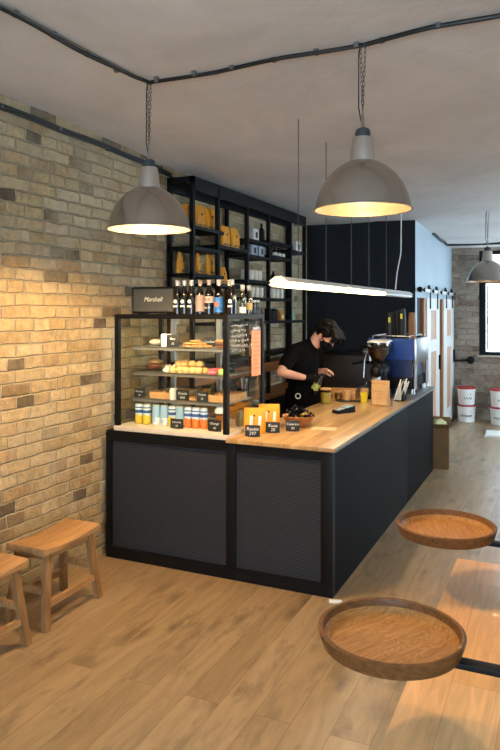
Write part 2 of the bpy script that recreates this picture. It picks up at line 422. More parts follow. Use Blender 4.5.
m_oak = wood('oak_tray', (182, 132, 74), (146, 98, 48), rough=.5, axis=1, grain=16, scale=3.2, rings=150., coat=.08, bump=.08)
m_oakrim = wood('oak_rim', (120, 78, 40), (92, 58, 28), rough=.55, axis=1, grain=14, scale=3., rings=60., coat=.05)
m_bench = planks('bench_boards', (1, 0), .165, .9, [(228, 176, 114), (218, 162, 102), (234, 186, 130)], rough=.4, gap=.0009, gdark=.7, knots=False, grain=10, coat=.08)
m_bag = M('yellow_bag', (224, 150, 14), .5, 0, var=.1, scale=18, bump=.25, bscale=30)
m_ink = M('black_ink', (18, 16, 14), .6, 0, var=.1)
m_white = M('white_plastic', (232, 230, 224), .4, 0, var=.03)
m_paperw = M('white_paper', (228, 226, 218), .8, 0, var=.04)
m_kraft = M('kraft_paper', (190, 148, 98), .75, 0, var=.08, scale=20, bump=.15, bscale=40)
m_card = M('cardboard', (128, 98, 62), .8, 0, var=.08, scale=9)
m_tag = M('slate_tag', (24, 25, 26), .6, 0, var=.2, scale=40)
m_chalk = M('chalk', (222, 222, 214), .9, 0, var=.06, scale=60)
m_glass = glass('clear_glass', (252, 254, 252), .05)
m_pane = glass('window_glass', (240, 246, 250), .1)
m_tintg = glass('brown_glass', (120, 70, 30), .3)
m_darkglass = M('dark_bottle_glass', (16, 13, 11), .12, 0, var=.2, coat=.5)
m_clearb = glass('clear_bottle', (226, 222, 196), .5)
m_skin = M('skin', (206, 150, 124), .5, 0, var=.05, scale=14)
m_shirt = M('black_cotton', (10, 10, 11), .9, 0, spec=.08, var=.15, scale=30, bump=.2, bscale=14)
m_hair = M('dark_hair', (15, 11, 9), .7, 0, spec=.12, var=.35, scale=50, bump=.8, bscale=90)
m_mask = M('mask_cloth', (11, 11, 12), .8, 0, spec=.1, var=.1)
m_brush = M('soft_white_metal', (205, 203, 196), .45, .3, var=.05)
m_tubeglow = glow('tube_glow', (255, 226, 170), 9.)
m_bulb = glow('bulb_glow', (255, 214, 150), 30.)
m_bluemach = M('blue_enamel', (30, 66, 140), .28, .1, var=.06, coat=.5)
m_red = M('red_lid', (176, 40, 38), .4, 0, var=.08)
m_doorw = M('door_white_paint', (214, 210, 202), .5, 0, var=.04)
m_doorp = M('door_panel_tan', (196, 152, 124), .55, 0, var=.08)
m_jamb = wood('jamb_wood', (170, 112, 62), (130, 82, 42), axis=2)
m_marble = M('pale_slab', (214, 200, 180), .35, 0, var=.06)

# ------------------------------------------------------------------ room shell
def zc(y):
    P = [(-4, 2.99), (3.5, 2.96), (4.5, 2.915), (5.3, 2.88), (7., 2.84), (8.1, 2.80), (9.5, 2.745), (11.2, 2.70), (12, 2.69)]
    for (a, za), (b, zb) in zip(P[:-1], P[1:]):
        if a <= y <= b: return za+(zb-za)*(y-a)/(b-a)
    return P[-1][1]
XL, XR, YF, YB = -2.92, 2.3, -2.2, 11.1
b = MB(); b.span(XL-.3, XR+.3, YF-.3, YB+.3, -.2, 0); struct(b.build('floor', m_floor), 'wooden plank floor', 'floor')
# ceiling: undulating plaster slab
b = MB(); nx, ny = 24, 60; G = []
for j in range(ny+1):
    y = YF-.3+(YB-YF+.6)*j/ny
    G.append([b.bm.verts.new((XL-.3+(XR-XL+.6)*i/nx, y, zc(y)+(.006*math.sin(i*1.7+j*.6)*math.cos(j*.9) if 0 < i < nx else 0))) for i in range(nx+1)])
for j in range(ny):
    for i in range(nx): b.bm.faces.new((G[j][i], G[j+1][i], G[j+1][i+1], G[j][i+1]))
g = bmesh.ops.extrude_face_region(b.bm, geom=list(b.bm.faces))
bmesh.ops.translate(b.bm, verts=[v for v in g['geom'] if isinstance(v, bmesh.types.BMVert)], vec=(0, 0, .25))
struct(b.build('ceiling', m_ceil), 'rough grey plaster ceiling', 'ceiling')
b = MB(); b.span(XL-.3, XL, YF-.3, YB+.3, 0, 2.985); struct(b.build('wall_left', m_brick), 'sand coloured brick wall', 'wall')
# back wall with the window opening
WX0, WX1, WZ0, WZ1 = -1.135, .25, 1.0, 2.655
b = MB()
b.span(XL, WX0, YB, YB+.3, 0, 2.72); b.span(WX1, XR, YB, YB+.3, 0, 2.72); b.span(WX0, WX1, YB, YB+.3, 0, WZ0); b.span(WX0, WX1, YB, YB+.3, WZ1, 2.72)
struct(b.build('wall_back', m_brick_far), 'far brick wall with the window', 'wall')
def wall_x(name, x0, x1, wins, mat, z1=2.985):
    b = MB(); y = YF-.3
    for (a, c, z0, zt) in wins:
        b.span(x0, x1, y, a, 0, z1); b.span(x0, x1, a, c, 0, z0); b.span(x0, x1, a, c, zt, z1); y = c
    b.span(x0, x1, y, YB+.3, 0, z1); return struct(b.build(name, mat), 'white painted side wall', 'wall')
RW = [(7.2, 10.2, .9, 2.45)]
wall_x('wall_right', XR, XR+.3, RW, m_white_wall)
b = MB(); FX0, FX1, FZ0, FZ1 = -1.3, 1.7, .6, 2.45
b.span(XL, FX0, YF-.3, YF, 0, 2.985); b.span(FX1, XR, YF-.3, YF, 0, 2.985); b.span(FX0, FX1, YF-.3, YF, 0, FZ0); b.span(FX0, FX1, YF-.3, YF, FZ1, 2.985)
struct(b.build('wall_front', m_white_wall), 'white wall behind the camera', 'wall')
# partition: dark front, blue side with the sliding doors
b = MB(); b.span(XL, -1.55, 8.1, 8.2, 0, 2.82); struct(b.build('wall_partition', m_navy), 'dark painted partition wall behind the bar', 'wall')
b = MB(); b.span(-1.65, -1.549, 8.2, YB, 0, 2.83); b.span(-1.56, -1.549, 8.1, 8.2, 0, 2.83)
struct(b.build('wall_side', m_blue), 'pale blue grey side wall with sliding doors', 'wall')

# back window
def window(name, axis, a0, a1, z0, z1, d, fr=.07, sash=None, mat=m_black):
    """frame in plane axis ('y' plane at y=d, spanning x) or ('x' plane at x=d, spanning y)"""
    w = MB(); dd = .05
    def S(p0, p1, q0, q1, t=dd):
        if axis == 'y': w.span(p0, p1, d-t/2, d+t/2, q0, q1)
        else: w.span(d-t/2, d+t/2, p0, p1, q0, q1)
    S(a0, a0+fr, z0, z1); S(a1-fr, a1, z0, z1); S(a0+fr, a1-fr, z0, z0+fr); S(a0+fr, a1-fr, z1-fr, z1)
    for kind, v in (sash or []):
        if kind == 'h': S(a0+fr, a1-fr, v-.03, v+.03)
        else: S(v-.03, v+.03, z0+fr, z1-fr)
    o = struct(w.build(name, mat), 'dark framed '+name.replace('_', ' '), 'window')
    p = MB()
    if axis == 'y': p.span(a0+fr/2, a1-fr/2, d-.004, d+.004, z0+fr/2, z1-fr/2)
    else: p.span(d-.004, d+.004, a0+fr/2, a1-fr/2, z0+fr/2, z1-fr/2)
    p.build('pane', m_pane, o)
    return o
w1 = window('window_1', 'y', WX0, WX1, WZ0, WZ1, YB+.1, .06, [('h', 2.17), ('v', -.45)])
b = MB(); b.span(WX0+.06, WX0+.10, YB+.03, YB+.10, WZ0+.06, 2.14); b.span(WX0+.12, WX0+.135, YB+.02, YB+.05, 1.1, 2.1); b.build('sash', m_black, w1)
b = MB(); b.box(WX0+.125, YB+.02, 1.55, .02, .03, .12, bev=.004); b.build('window_handle', m_black, w1)
b = MB(); b.span(WX0-.02, WX1+.02, YB-.04, YB+.07, WZ0-.02, WZ0+.005, bev=.004); b.build('window_sill', M('sill_stone', (176, 160, 140), .7), w1)
for i, (a, c, z0, zt) in enumerate(RW): window('window_%d' % (i+2), 'x', a, c, z0, zt, XR+.12, .06, [('v', (a+c)/2)])
window('window_3', 'y', FX0, FX1, FZ0, FZ1, YF-.12, .06, [('v', .2)])
# pale building across the yard, seen through the far window
b = MB(); b.span(-7, 7, YB+7, YB+7.4, -.5, 7.5)
ob = struct(b.build('wall_outside', bricks('outside_brick', (0, 2), [(0, (214, 212, 206)), (1, (236, 234, 230))], (222, 220, 216))), 'pale brick building outside the window', 'wall')
b = MB(); b.span(-9, 9, YB+.3, YB+9, -.4, -.2); struct(b.build('ground_outside', M('yard_concrete', (190, 188, 182), .9)), 'concrete yard outside', 'ground')

# sliding doors on the blue wall
def door(name, y0, y1, z1):
    x0, x1 = -1.535, -1.500
    b = MB(); st = .28
    b.span(x0, x1, y0, y0+st, .03, z1, bev=.004); b.span(x0, x1, y1-st, y1, .03, z1, bev=.004)
    for za, zb in ((.03, .25), (1.17, 1.33), (z1-.16, z1)): b.span(x0, x1, y0+st, y1-st, za, zb)
    o = struct(b.build(name, m_doorw), 'white framed sliding barn door', 'door')
    for za, zb in ((.25, 1.17), (1.33, z1-.16)):
        p = MB(); p.span(x0+.012, x1-.012, y0+st, y1-st, za, zb); p.build('panel', m_doorp, o)
    p = MB(); p.span(x1, x1+.03, y1-.09, y1-.07, .9, 1.1, bev=.006); p.build('door_handle', m_black, o)
    for y in (y0+.2, y1-.2):
        h = MB(); h.span(x1, x1+.012, y-.02, y+.02, z1-.14, z1+.13); h.lathe([(0, -.012), (.045, -.012), (.045, .012), (0, .012)], (x1-.01, y, z1+.12), rot=(0, PI/2, 0), seg=16)
        h.build('hanger', m_black, o)
    return o
door('door_1', 8.62, 9.6, 1.875); door('door_2', 10.0, 11.0, 1.885)
for n, (a, c) in enumerate(((8.42, 8.56), (9.86, 9.97))):
    b = MB(); b.span(-1.549, -1.505, a, c, 0, 1.87, bev=.004); struct(b.build('trim_%d' % (n+1), m_jamb), 'brown wooden door jamb', 'trim')
b = MB(); b.span(-1.549, -1.543, 8.22, 8.42, 0, 1.87); struct(b.build('trim_3', M('doorway_dark', (26, 24, 24), .7)), 'flat dark sheet for the shade in the doorway gap beside the sliding door', 'trim')  # flat dark sheet on the wall, its colour standing for shade in the opening
t = thing('door_track', 'black sliding door track with rollers on the pale blue wall', 'rail', (0, 0, 0))
b = MB(); b.span(-1.50, -1.488, 8.1, 11.05, 1.945, 1.985); b.build('track', m_brush, t)
for i in range(5):
    b = MB(); b.tube([(-1.549, 8.25+i*.66, 1.965), (-1.46, 8.25+i*.66, 1.965)], .014, 10); b.tube([(-1.475, 8.25+i*.66, 1.965), (-1.46, 8.25+i*.66, 1.965)], .026, 12); b.build('bracket', m_black, t)
b = MB(); b.ball((-1.49, 8.08, 1.965), .034); b.build('end_stop', m_black, t)

# far wall: pipe stub with ball end
t = thing('wall_pipe', 'black pipe with a round end cap on the far brick wall', 'pipe', (-1.25, YB-.05, .93))
b = MB(); b.tube([(-.27, .0, -.02), (-.02, 0, 0)], .016, 10); b.build('pipe', m_black, t)
b = MB(); b.ball((.0, 0, 0), .06, (1, .6, 1)); b.build('end_cap', m_black, t)

# ------------------------------------------------------------------ bar counter
t = thing('bar_counter', 'black bar counter with a butcher block top and mesh front panels', 'counter', (0, 0, 0))
CX0, CX1, CY0, CY1 = -2.868, -1.22, 3.83, 7.36
b = MB()
b.span(CX0+.01, CX1-.03, CY0+.05, CY0+.62, .03, .872); b.span(-1.93, CX1-.03, CY0+.62, CY1-.02, .03, .872)
b.build('body', m_blackp, t)
b = MB()      # front frame
for x0, x1 in ((CX0, CX0+.045), (-1.93, -1.865), (CX1-.075, CX1)): b.span(x0, x1, CY0, CY0+.05, 0, .872, bev=.002)
b.span(CX0, CX1, CY0+.001, CY0+.05, 0, .075); b.span(CX0, CX1, CY0+.001, CY0+.05, .815, .872)
b.build('front_frame', m_black, t)
for x0, x1 in ((CX0+.045, -1.93), (-1.865, CX1-.075)):
    b = MB(); b.span(x0, x1, CY0+.018, CY0+.049, .075, .815); b.build('mesh_panel', m_perf, t)
for y0, y1 in ((CY0+.051, 6.02), (6.026, CY1)):
    b = MB(); b.span(CX1-.03, CX1, y0, y1, 0, .872, bev=.001); b.build('side_panel', m_blackp, t)
b = MB(); b.span(-1.955, CX1-.012, CY1-.02, CY1, 0, .872); b.build('end_panel', m_blackp, t)
b = MB(); b.span(-1.925, -1.205, CY0-.015, 6.2, .873, .898, bev=.003); b.build('wood_top', m_top, t)
b = MB(); b.span(-1.925, -1.205, 6.201, 7.37, .873, .898, bev=.002); b.build('stone_top', M('grey_top', (92, 96, 102), .35), t)
b = MB(); b.span(-1.203, -1.197, CY0-.01, 7.37, .874, .893); b.build('edge_strip', m_steel, t)
b = MB(); b.span(-2.862, -1.9255, CY0+.0, 4.48, .873, .884); b.build('case_base', m_black, t)

# ------------------------------------------------------------------ glass display case
DX0, DX1, DY0, DY1, DZ0, DZ1 = -2.805, -1.927, 3.845, 4.44, .885, 1.69
t = thing('display_case', 'glass pastry display case with black frame on the bar counter', 'display case', (0, 0, 0))
b = MB(); b.span(DX0+.0, DX1, DY0-.01, DY1, DZ0, DZ0+.032, bev=.003); b.build('base_slab', m_marble, t)
b = MB(); p = .032
for x in (DX0, DX1-p):
    for y in (DY0, DY1-p): b.span(x, x+p, y, y+p, DZ0+.032, DZ1-.03)
b.span(DX0, DX1, DY0, DY0+p, DZ1-.03, DZ1); b.span(DX0, DX1, DY1-p, DY1, DZ1-.03, DZ1)
b.span(DX0, DX0+p, DY0+p, DY1-p, DZ1-.03, DZ1); b.span(DX1-p, DX1, DY0+p, DY1-p, DZ1-.03, DZ1)
b.build('frame', m_black, t)
b = MB(); b.span(DX0+p, DX1-p, DY0+p, DY1-p, DZ1-.018, DZ1-.002); b.build('roof_panel', m_glass, t)
gz0, gz1 = DZ0+.032, DZ1-.03
b = MB(); b.span(DX0+p, DX1-p, DY0+.008, DY0+.013, gz0, gz1); fg = b.build('front_glass', m_glass, t)
b = MB(); b.span(DX1-.014, DX1-.009, DY0+p, DY1-p, gz0, gz1); sg = b.build('side_glass', m_glass, t)
b = MB(); b.span(DX0+.009, DX0+.014, DY0+p, DY1-p, gz0, gz1); b.build('side_glass', m_glass, t)
SZ = (1.098, 1.283, 1.462); SY0, SY1 = 3.975, 4.36; SX0, SX1 = -2.745, -1.985
for z in SZ:
    b = MB(); b.span(SX0, SX1, SY0, SY1, z-.006, z); b.span(SX0, SX1, SY0, SY0+.004, z-.022, z+.002)
    for x in (-2.66, -2.27): b.prism([(SY0+.02, z-.007), (SY1+.02, z-.007), (SY1+.02, z-.06), (SY1-.05, z-.05)], 0, x-.006, x+.006)
    b.build('shelf', m_shelfsteel, t)
b = MB()
for x in (-2.66, -2.27): b.span(x-.018, x+.018, SY1+.02, SY1+.045, gz0, gz1)
b.build('shelf_upright', m_shelfsteel, t)
b = MB(); b.span(DX0+.05, DX1-.05, DY0+p+.002, DY0+p+.018, DZ1-.029, DZ1-.019); ls = b.build('light_strip', m_white, t)  # added strip, made up to go with the fill light below
ld = bpy.data.lights.new('case_fill', 'AREA'); ld.shape = 'RECTANGLE'; ld.size = DX1-DX0-.12; ld.size_y = .012; ld.energy = 4.5; ld.color = (1., .82, .56)  # added fill light that brightens the case interior; no such lamp known
lo = bpy.data.objects.new('case_fill', ld); COL.objects.link(lo); lo.location = ((DX0+DX1)/2, DY0+p+.012, DZ1-.031); lo.rotation_euler = (math.radians(28), 0, 0); lo.parent = t
# chalk scribbles on the side glass
random.seed(3)
b = MB()
for r in range(6):
    z = 1.615-r*.033; y = 3.92
    while y < 4.17-.02*(r % 3):
        n = random.randint(3, 5); pts = []
        for k in range(n): pts.append((DX1-.006, y+k*.008, z+random.uniform(-.011, .011)))
        b.tube(pts, .0016, 4); y += n*.008+random.choice((.004, .012))
b.build('chalk_writing', m_chalk, t)
# paper note in a bulldog clip
t = thing('paper_note', 'peach paper price list in a silver clip on the case side glass', 'note', (DX1+.002, 4.30, 1.45))
b = MB(); b.span(-.001, .0008, -.085, .065, -.19, .135); b.build('sheet', M('peach_paper', (230, 146, 108), .8, 0, var=.03), t)
b = MB(); b.span(0, .012, -.06, .04, .13, .15, bev=.003); b.tube([(.008, -.04, .15), (.012, -.03, .185), (.012, .01, .185), (.008, .02, .15)], .003, 6); b.build('clip', m_steel, t)
b = MB(); random.seed(5)
for r in range(9):
    z = .1-r*.03; b.span(.0008, .0014, -.05, -.05+random.uniform(.05, .1), z, z+.006)
b.build('printed_lines', M('faded_ink', (196, 112, 80), .8), t)

# slate tags
def slate(loc, rz, w, h, lines, label, group='slate price tags', size=.02, tilt=-.2):
    t = thing('price_tag', label, 'price tag', loc, rz, group)
    b = MB(); b.box(0, 0, h/2+.001, w, .006, h, bev=.002); o = b.build('board', m_tag, t)
    b = MB(); b.span(-w*.3, w*.3, -.012, .022, 0, .004); b.build('foot', m_tag, t)
    for i, l in enumerate(lines):
        text('chalk_lettering', l, size, m_chalk, t, (0, -.0036, h*(.68-.4*i) if len(lines) > 1 else h*.5), shear=.15)
    return t
CT = .8985
slate((-1.80, 3.955, CT), .25, .098, .074, ['Rausta', '297'], 'black slate price tag reading Rausta before the left yellow packet', size=.03)
slate((-1.735, 4.14, CT), .25, .095, .07, ['Kuxa', '20'], 'black slate price tag before the right yellow packet', size=.03)
slate((-1.635, 4.25, CT), .3, .092, .07, ['Cukerens', '50'], 'black slate price tag leaning by the wooden candy bowl', size=.022)
def yellow_packet(name, label, loc, rz, sx=1.):
    t = thing(name, label, 'coffee packet', loc, rz, 'yellow packets on the counter')
    b = MB(); rings = []
    for z, w, d in ((0, .1, .03), (.03, .102, .034), (.09, .1, .024), (.135, .098, .008), (.15, .097, .002)):
        rings.append([(w*c_, d*s_, z) for c_, s_ in ((-1, -.5), (-.8, -1), (.8, -1), (1, -.5), (1, .5), (.8, 1), (-.8, 1), (-1, .5))])
    b.loft(rings); b.build('pouch', m_bag, t)
    for x in (-.03, .05):
        b = MB(); b.prism([(x-.014, .045), (x+.014, .045), (x+.02, .105), (x-.008, .105)], 1, -.034, -.027); b.build('printed_cup', m_paperw, t)
    b = MB(); b.lathe([(0, -.001), (.008, -.001), (.008, .001), (0, .001)], (.0, -.0225, .105), rot=(PI/2+.35, 0, 0), seg=12); b.build('valve', m_ink, t)
    return t
yellow_packet('coffee_packet', 'yellow coffee packet standing nearest the glass case on the bar', (-1.85, 4.10, CT), .3).scale = (.72, 1, 1.1)
yellow_packet('coffee_packet', 'yellow coffee packet standing behind the middle slate tag', (-1.835, 4.31, CT), .35).scale = (.75, 1, 1.1)
# wooden bowl of wrapped candies
t = thing('wooden_bowl', 'wooden bowl filled with black wrapped candies on the bar', 'bowl', (-1.67, 4.45, CT))
b = MB(); b.lathe([(0, 0), (.06, 0), (.09, .03), (.115, .075), (.112, .078), (.105, .075), (.082, .036), (.055, .012), (0, .01)], seg=32); b.build('bowl', wood('bowl_wood', (176, 116, 62), (130, 80, 40), axis=0, scale=2), t)
random.seed(11); cset = None
m_wrap = M('black_foil', (26, 24, 24), .25, .4, var=.3, scale=50); m_wrapg = M('gold_foil', (176, 146, 70), .3, .6, var=.2)
for i in range(34):
    a = random.uniform(0, 2*PI); lay = i//12; r = random.uniform(.02, .085-.025*lay); z = .058+.026*lay+random.uniform(0, .012)
    if i < 2:
        c = thing('wrapped_candy', 'twist wrapped candy heaped in the wooden bowl', 'candy', group='candies in the bowl')
        b = MB(); b.ball((0, 0, 0), .016, (1.35, .85, .8), u=10, v=6); b.build('sweet', [m_wrap, m_wrapg][i], c)
        for s_ in (-1, 1):
            b = MB(); b.lathe([(.004, 0), (.014, .016), (.0135, .0165), (.003, .001)], (s_*.019, 0, 0), rot=(0, s_*PI/2, 0), seg=7); b.build('twist', [m_wrap, m_wrapg][i], c)
        if i == 0: cset = [c]
        else: cset.append(c)
    else: c = dup(cset[1 if i % 9 == 0 else 0], (0, 0, 0), 0, 'twist wrapped candy heaped in the wooden bowl')
    c.location = (-1.67+r*math.cos(a), 4.45+r*math.sin(a), CT+z); c.rotation_euler = (random.uniform(-.9, .9), random.uniform(-.9, .9), random.uniform(0, 3))
# printed sheet lying on the counter
b = MB(); b.box(0, 0, .0006, .17, .13, .001, rot=(0, 0, .25)); o = b.build('paper_sheet', M('menu_paper', (206, 168, 124), .6, 0, var=.14, scale=24), loc=(-1.47, 4.42, CT)); tag(o, 'faded paper sheet lying flat at the front of the bar top', 'paper')

# ------------------------------------------------------------------ things in the case
def lathe_obj(name, prof, mat, loc, label, cat, group=None, seg=20, rotz=0):
    b = MB(); b.lathe(prof, seg=seg); o = b.build(name, mat, loc=loc, rotz=rotz)
    return tag(o, label, cat, group)
m_cany = twotone('yellow_can_print', (222, 190, 50), (206, 222, 226), .062); m_cano = twotone('orange_can_print', (228, 120, 40), (196, 212, 232), .062)
m_canw = twotone('white_bottle_print', (236, 236, 230), (150, 186, 214), .05); m_bluep = M('blue_print', (44, 84, 150), .4)
BZ = DZ0+.0325
def can(kind, x, y, label):
    t = thing('drink_can', label, 'drink can', (x, y, BZ), 0, 'drinks on the case floor')
    body = {'y': m_cany, 'o': m_cano, 'w': m_canw}[kind]
    b = MB(); b.lathe([(0, 0), (.024, 0), (.0285, .006), (.0285, .125), (.024, .136)], seg=20); b.build('can', body, t)
    b = MB(); b.lathe([(.0245, .134), (.0255, .138), (.0245, .141), (.02, .139), (0, .139)], seg=20); b.build('lid', m_brush, t)
    if kind == 'w':
        b = MB(); b.span(-.006, .006, -.0305, -.0275, .05, .13); b.ball((0, -.027, .035), .014, (1, .3, 1.1)); b.build('printed_stripe', M('pale_blue_print', (168, 204, 232), .4), t)
    else:
        b = MB(); b.lathe([(.029, .078), (.029, .098)], seg=20); b.lathe([(.0289, .112), (.0289, .12)], seg=20); b.build('printed_band', m_bluep, t)
    return t
xs = [-2.70, -2.635, -2.555, -2.49, -2.425, -2.365, -2.30, -2.238, -2.176]
kinds = ['y', 'y', 'w', 'w', 'y', 'w', 'o', 'o', 'o']
desc = ['yellow drink can, leftmost on the case floor', 'yellow drink can second from the left on the case floor', 'pale blue striped drink can left of its twin',
        'pale blue striped drink can, right one of the pair', 'yellow drink can half hidden behind a slate tag', 'pale blue drink can left of the orange cans',
        'orange drink can, left of the three in the case', 'orange drink can in the middle of three', 'orange drink can, right of the three by the slate tag']
for x, k, d in zip(xs, kinds, desc): can(k, x, 3.99, d)
slate((-2.345, 3.915, BZ), 0, .1, .065, ['Lemonia', '20'], 'slate tag before the drink cans on the case floor', 'slate tags in the case', size=.02)
slate((-2.065, 3.93, BZ), 0, .1, .075, ['Orange', '40'], 'slate tag before the juice cup on the case floor', 'slate tags in the case', size=.022)
t = thing('juice_cup', 'clear cup of orange juice with domed lid in the case', 'cup', (-2.06, 4.02, BZ))
b = MB(); b.lathe([(0, 0), (.03, 0), (.041, .095), (0, .095)], seg=24); b.build('juice', M('orange_juice', (240, 158, 40), .3), t)
b = MB(); b.lathe([(.0305, 0), (.043, .112)], seg=24); b.build('cup', m_clearb, t)
b = MB(); b.lathe([(.047, .11), (.047, .118), (.044, .135), (.03, .158), (.0, .168)], seg=24); b.build('dome_lid', M('dome_plastic', (226, 232, 230), .3), t)
lathe_obj('glass_jar', [(0, 0), (.04, 0), (.046, .02), (.046, .075), (.034, .09), (.03, .1), (0, .1)], M('green_grey_glass', (74, 92, 84), .2, 0, coat=.4), (-1.992, 4.2, BZ), 'dark green glass jar in the right corner of the case floor', 'jar')
# third shelf: wooden boards with rusks, tags, jar
S0 = SZ[0]+.0005
m_board = wood('pale_board', (214, 168, 112), (184, 136, 84), axis=0, scale=2); m_crust = M('baked_crust', (198, 146, 88), .7, 0, var=.25, scale=30, bump=.5, bscale=60)
def board(name, x0, x1, y0, y1, z, label):
    t = thing(name, label, 'serving tray', ((x0+x1)/2, (y0+y1)/2, z)); w, d = (x1-x0), (y1-y0)
    b = MB(); b.box(0, 0, .006, w, d, .012, bev=.002); b.build('tray_base', m_board, t)
    b = MB(); b.box(0, -d/2+.005, .028, w, .01, .034, bev=.002); b.box(0, d/2-.005, .028, w, .01, .034, bev=.002); b.box(-w/2+.005, 0, .028, .01, d-.02, .034); b.box(w/2-.005, 0, .028, .01, d-.02, .034); b.build('tray_rim', m_board, t)
    return t
board('wooden_tray', -2.62, -2.40, 4.0, 4.3, S0, 'pale wooden tray on the lowest case shelf, left one')
board('wooden_tray', -2.18, -2.0, 4.0, 4.3, S0, 'pale wooden tray on the lowest case shelf, right one')
b = MB(); b.box(0, 0, .008, .19, .3, .014, bev=.003); o = b.build('cutting_board', m_board, loc=(-2.285, 4.15, S0)); tag(o, 'flat pale board between the two trays in the case', 'board')
def lumpy(name, loc, size, scale, mat, label, cat, group, seed, mound=False, rz=0):
    random.seed(seed); b = MB(); q = bmesh.ops.create_icosphere(b.bm, subdivisions=3, radius=size)
    for v in b.bm.verts:
        n = v.co.normalized(); d = 1+.07*math.sin(9*n.x+seed)*math.cos(8*n.y+seed*2)+.05*math.sin(14*n.z+seed); v.co = Vector((v.co.x*scale[0]*d, v.co.y*scale[1]*d, max(v.co.z, -size*.55)*scale[2]*d))
    zmin = min(v.co.z for v in b.bm.verts)
    for v in b.bm.verts: v.co.z -= zmin
    o = b.build(name, mat, loc=loc, rotz=rz, smooth=60); return tag(o, label, cat, group)
for i in range(5): lumpy('rusk', (-2.59+i*.04, 4.12, S0+.013), .03, (.55, 2.2, .8), m_crust, 'oblong baked rusk lined up in the left wooden tray', 'pastry', 'rusks in the left tray', i, rz=.1)
for i in range(4): lumpy('flatbread', (-2.145+i*.036, 4.13, S0+.013), .03, (.6, 2.4, .75), m_crust, 'baked strip lined up in the right wooden tray', 'pastry', 'strips in the right tray', i+9)
slate((-2.70, 3.995, S0), 0, .085, .065, ['Brownie', '60'], 'slate tag at the left end of the lowest case shelf', 'slate tags in the case', size=.018)
slate((-2.345, 3.992, S0), 0, .1, .07, ['Granola', 'BAR'], 'large lettered slate tag in the middle of the lowest case shelf', 'slate tags in the case', size=.022)
slate((-2.19, 3.988, S0), 0, .09, .07, ['Tartine', '35'], 'slate tag left of the right wooden tray in the case', 'slate tags in the case', size=.02)
b = MB(); b.box(0, 0, .04, .035, .05, .08, bev=.003); o = b.build('milk_carton', m_paperw, loc=(-2.415, 3.99, S0)); tag(o, 'small white carton beside the lettered slate tag in the case', 'carton')
t = thing('honey_jar', 'small honey jar on the lowest case shelf', 'jar', (-2.27, 4.2, S0+.0155))
b = MB(); b.lathe([(0, 0), (.028, 0), (.03, .006), (.03, .05), (0, .05)], seg=20); b.build('honey', M('honey', (204, 156, 40), .3), t)
b = MB(); b.lathe([(0, .05), (.031, .05), (.031, .064), (0, .064)], seg=20); b.build('lid', m_ink, t)
# second shelf: croissants, buns, meringue, macarons
S1 = SZ[1]+.0005
m_bun = M('golden_bun', (222, 178, 112), .6, 0, var=.22, scale=22, bump=.3); m_choc = M('chocolate_bun', (104, 58, 30), .55, 0, var=.3, scale=30, bump=.3); m_mer = M('meringue_white', (238, 230, 214), .7, 0, var=.05)
b = MB(); b.box(0, 0, .005, .24, .26, .01, bev=.002); o = b.build('slate_tray', m_tag, loc=(-2.615, 4.14, S1)); tag(o, 'black slate tray at the left of the middle case shelf', 'tray')
def croissant(loc, rz, label, mat, s=1.):
    b = MB(); pts = []; rad = []
    for k in range(11):
        a = -1.1+2.2*k/10; pts.append((.05*s*math.sin(a), .03*s*(1-math.cos(a)), .022*s)); rad.append(s*(.007+.016*math.cos(a*1.25)**2+(.002 if k % 2 else 0)))
    b.tube(pts, rad, 12, round_=True); o = b.build('croissant', mat, loc=loc, rotz=rz, smooth=60); return tag(o, label, 'pastry', 'croissants')
croissant((-2.635, 4.06, S1+.0105), .2, 'dark chocolate croissant at the front of the slate tray', m_choc, 1.1)
croissant((-2.63, 4.16, S1+.0105), -.2, 'brown croissant at the back of the slate tray', m_crust, 1.15)
croissant((-2.64, 4.1, S1+.042), .1, 'golden croissant lying on top of the slate tray pile', m_crust, 1.1)
for i, (x, y) in enumerate(((-2.50, 4.04), (-2.475, 4.10), (-2.52, 4.11))):
    lathe_obj('meringue', [(0, 0), (.028, 0), (.032, .01), (.024, .02), (.025, .026), (.014, .036), (.013, .04), (0, .052)], m_mer, (x, y, S1), 'white meringue swirl left of the golden buns', 'pastry', 'meringues')
spots = [(-2.44, 4.02), (-2.39, 4.03), (-2.335, 4.02), (-2.285, 4.03), (-2.235, 4.02), (-2.41, 4.09), (-2.355, 4.1), (-2.30, 4.09), (-2.25, 4.1), (-2.20, 4.06)]
for i, (x, y) in enumerate(spots): lumpy('bun', (x, y, S1), .03, (1., 1.05, .95), m_bun, 'golden bun heaped on the middle case shelf', 'bun', 'golden buns', i+20)
for i, (x, y) in enumerate(((-2.37, 4.06), (-2.31, 4.06), (-2.25, 4.06), (-2.41, 4.055))): lumpy('bun', (x, y, S1+.043), .03, (1.05, 1.05, .9), m_bun, 'golden bun heaped on the middle case shelf', 'bun', 'golden buns', i+40)
def macaron(loc, mat, label):
    t = thing('macaron', label, 'macaron', loc, 0, 'macarons'); 
    b = MB(); b.lathe([(0, 0), (.026, 0), (.031, .008), (.03, .014), (0, .014)], seg=20); b.build('shell', mat, t)
    b = MB(); b.lathe([(0, .014), (.028, .014), (.028, .02), (0, .02)], seg=20); b.build('filling', m_mer, t)
    b = MB(); b.lathe([(0, .02), (.03, .02), (.031, .026), (.024, .036), (0, .041)], seg=20); b.build('shell', mat, t)
m_pink = M('pink_shell', (226, 78, 96), .6); m_green = M('green_shell', (160, 200, 90), .6)
macaron((-2.125, 4.02, S1), m_pink, 'pink macaron on the middle case shelf, front one'); macaron((-2.13, 4.10, S1), m_pink, 'pink macaron on the middle case shelf, behind its twin')
macaron((-2.05, 4.02, S1), m_green, 'green macaron at the right end of the case shelf')
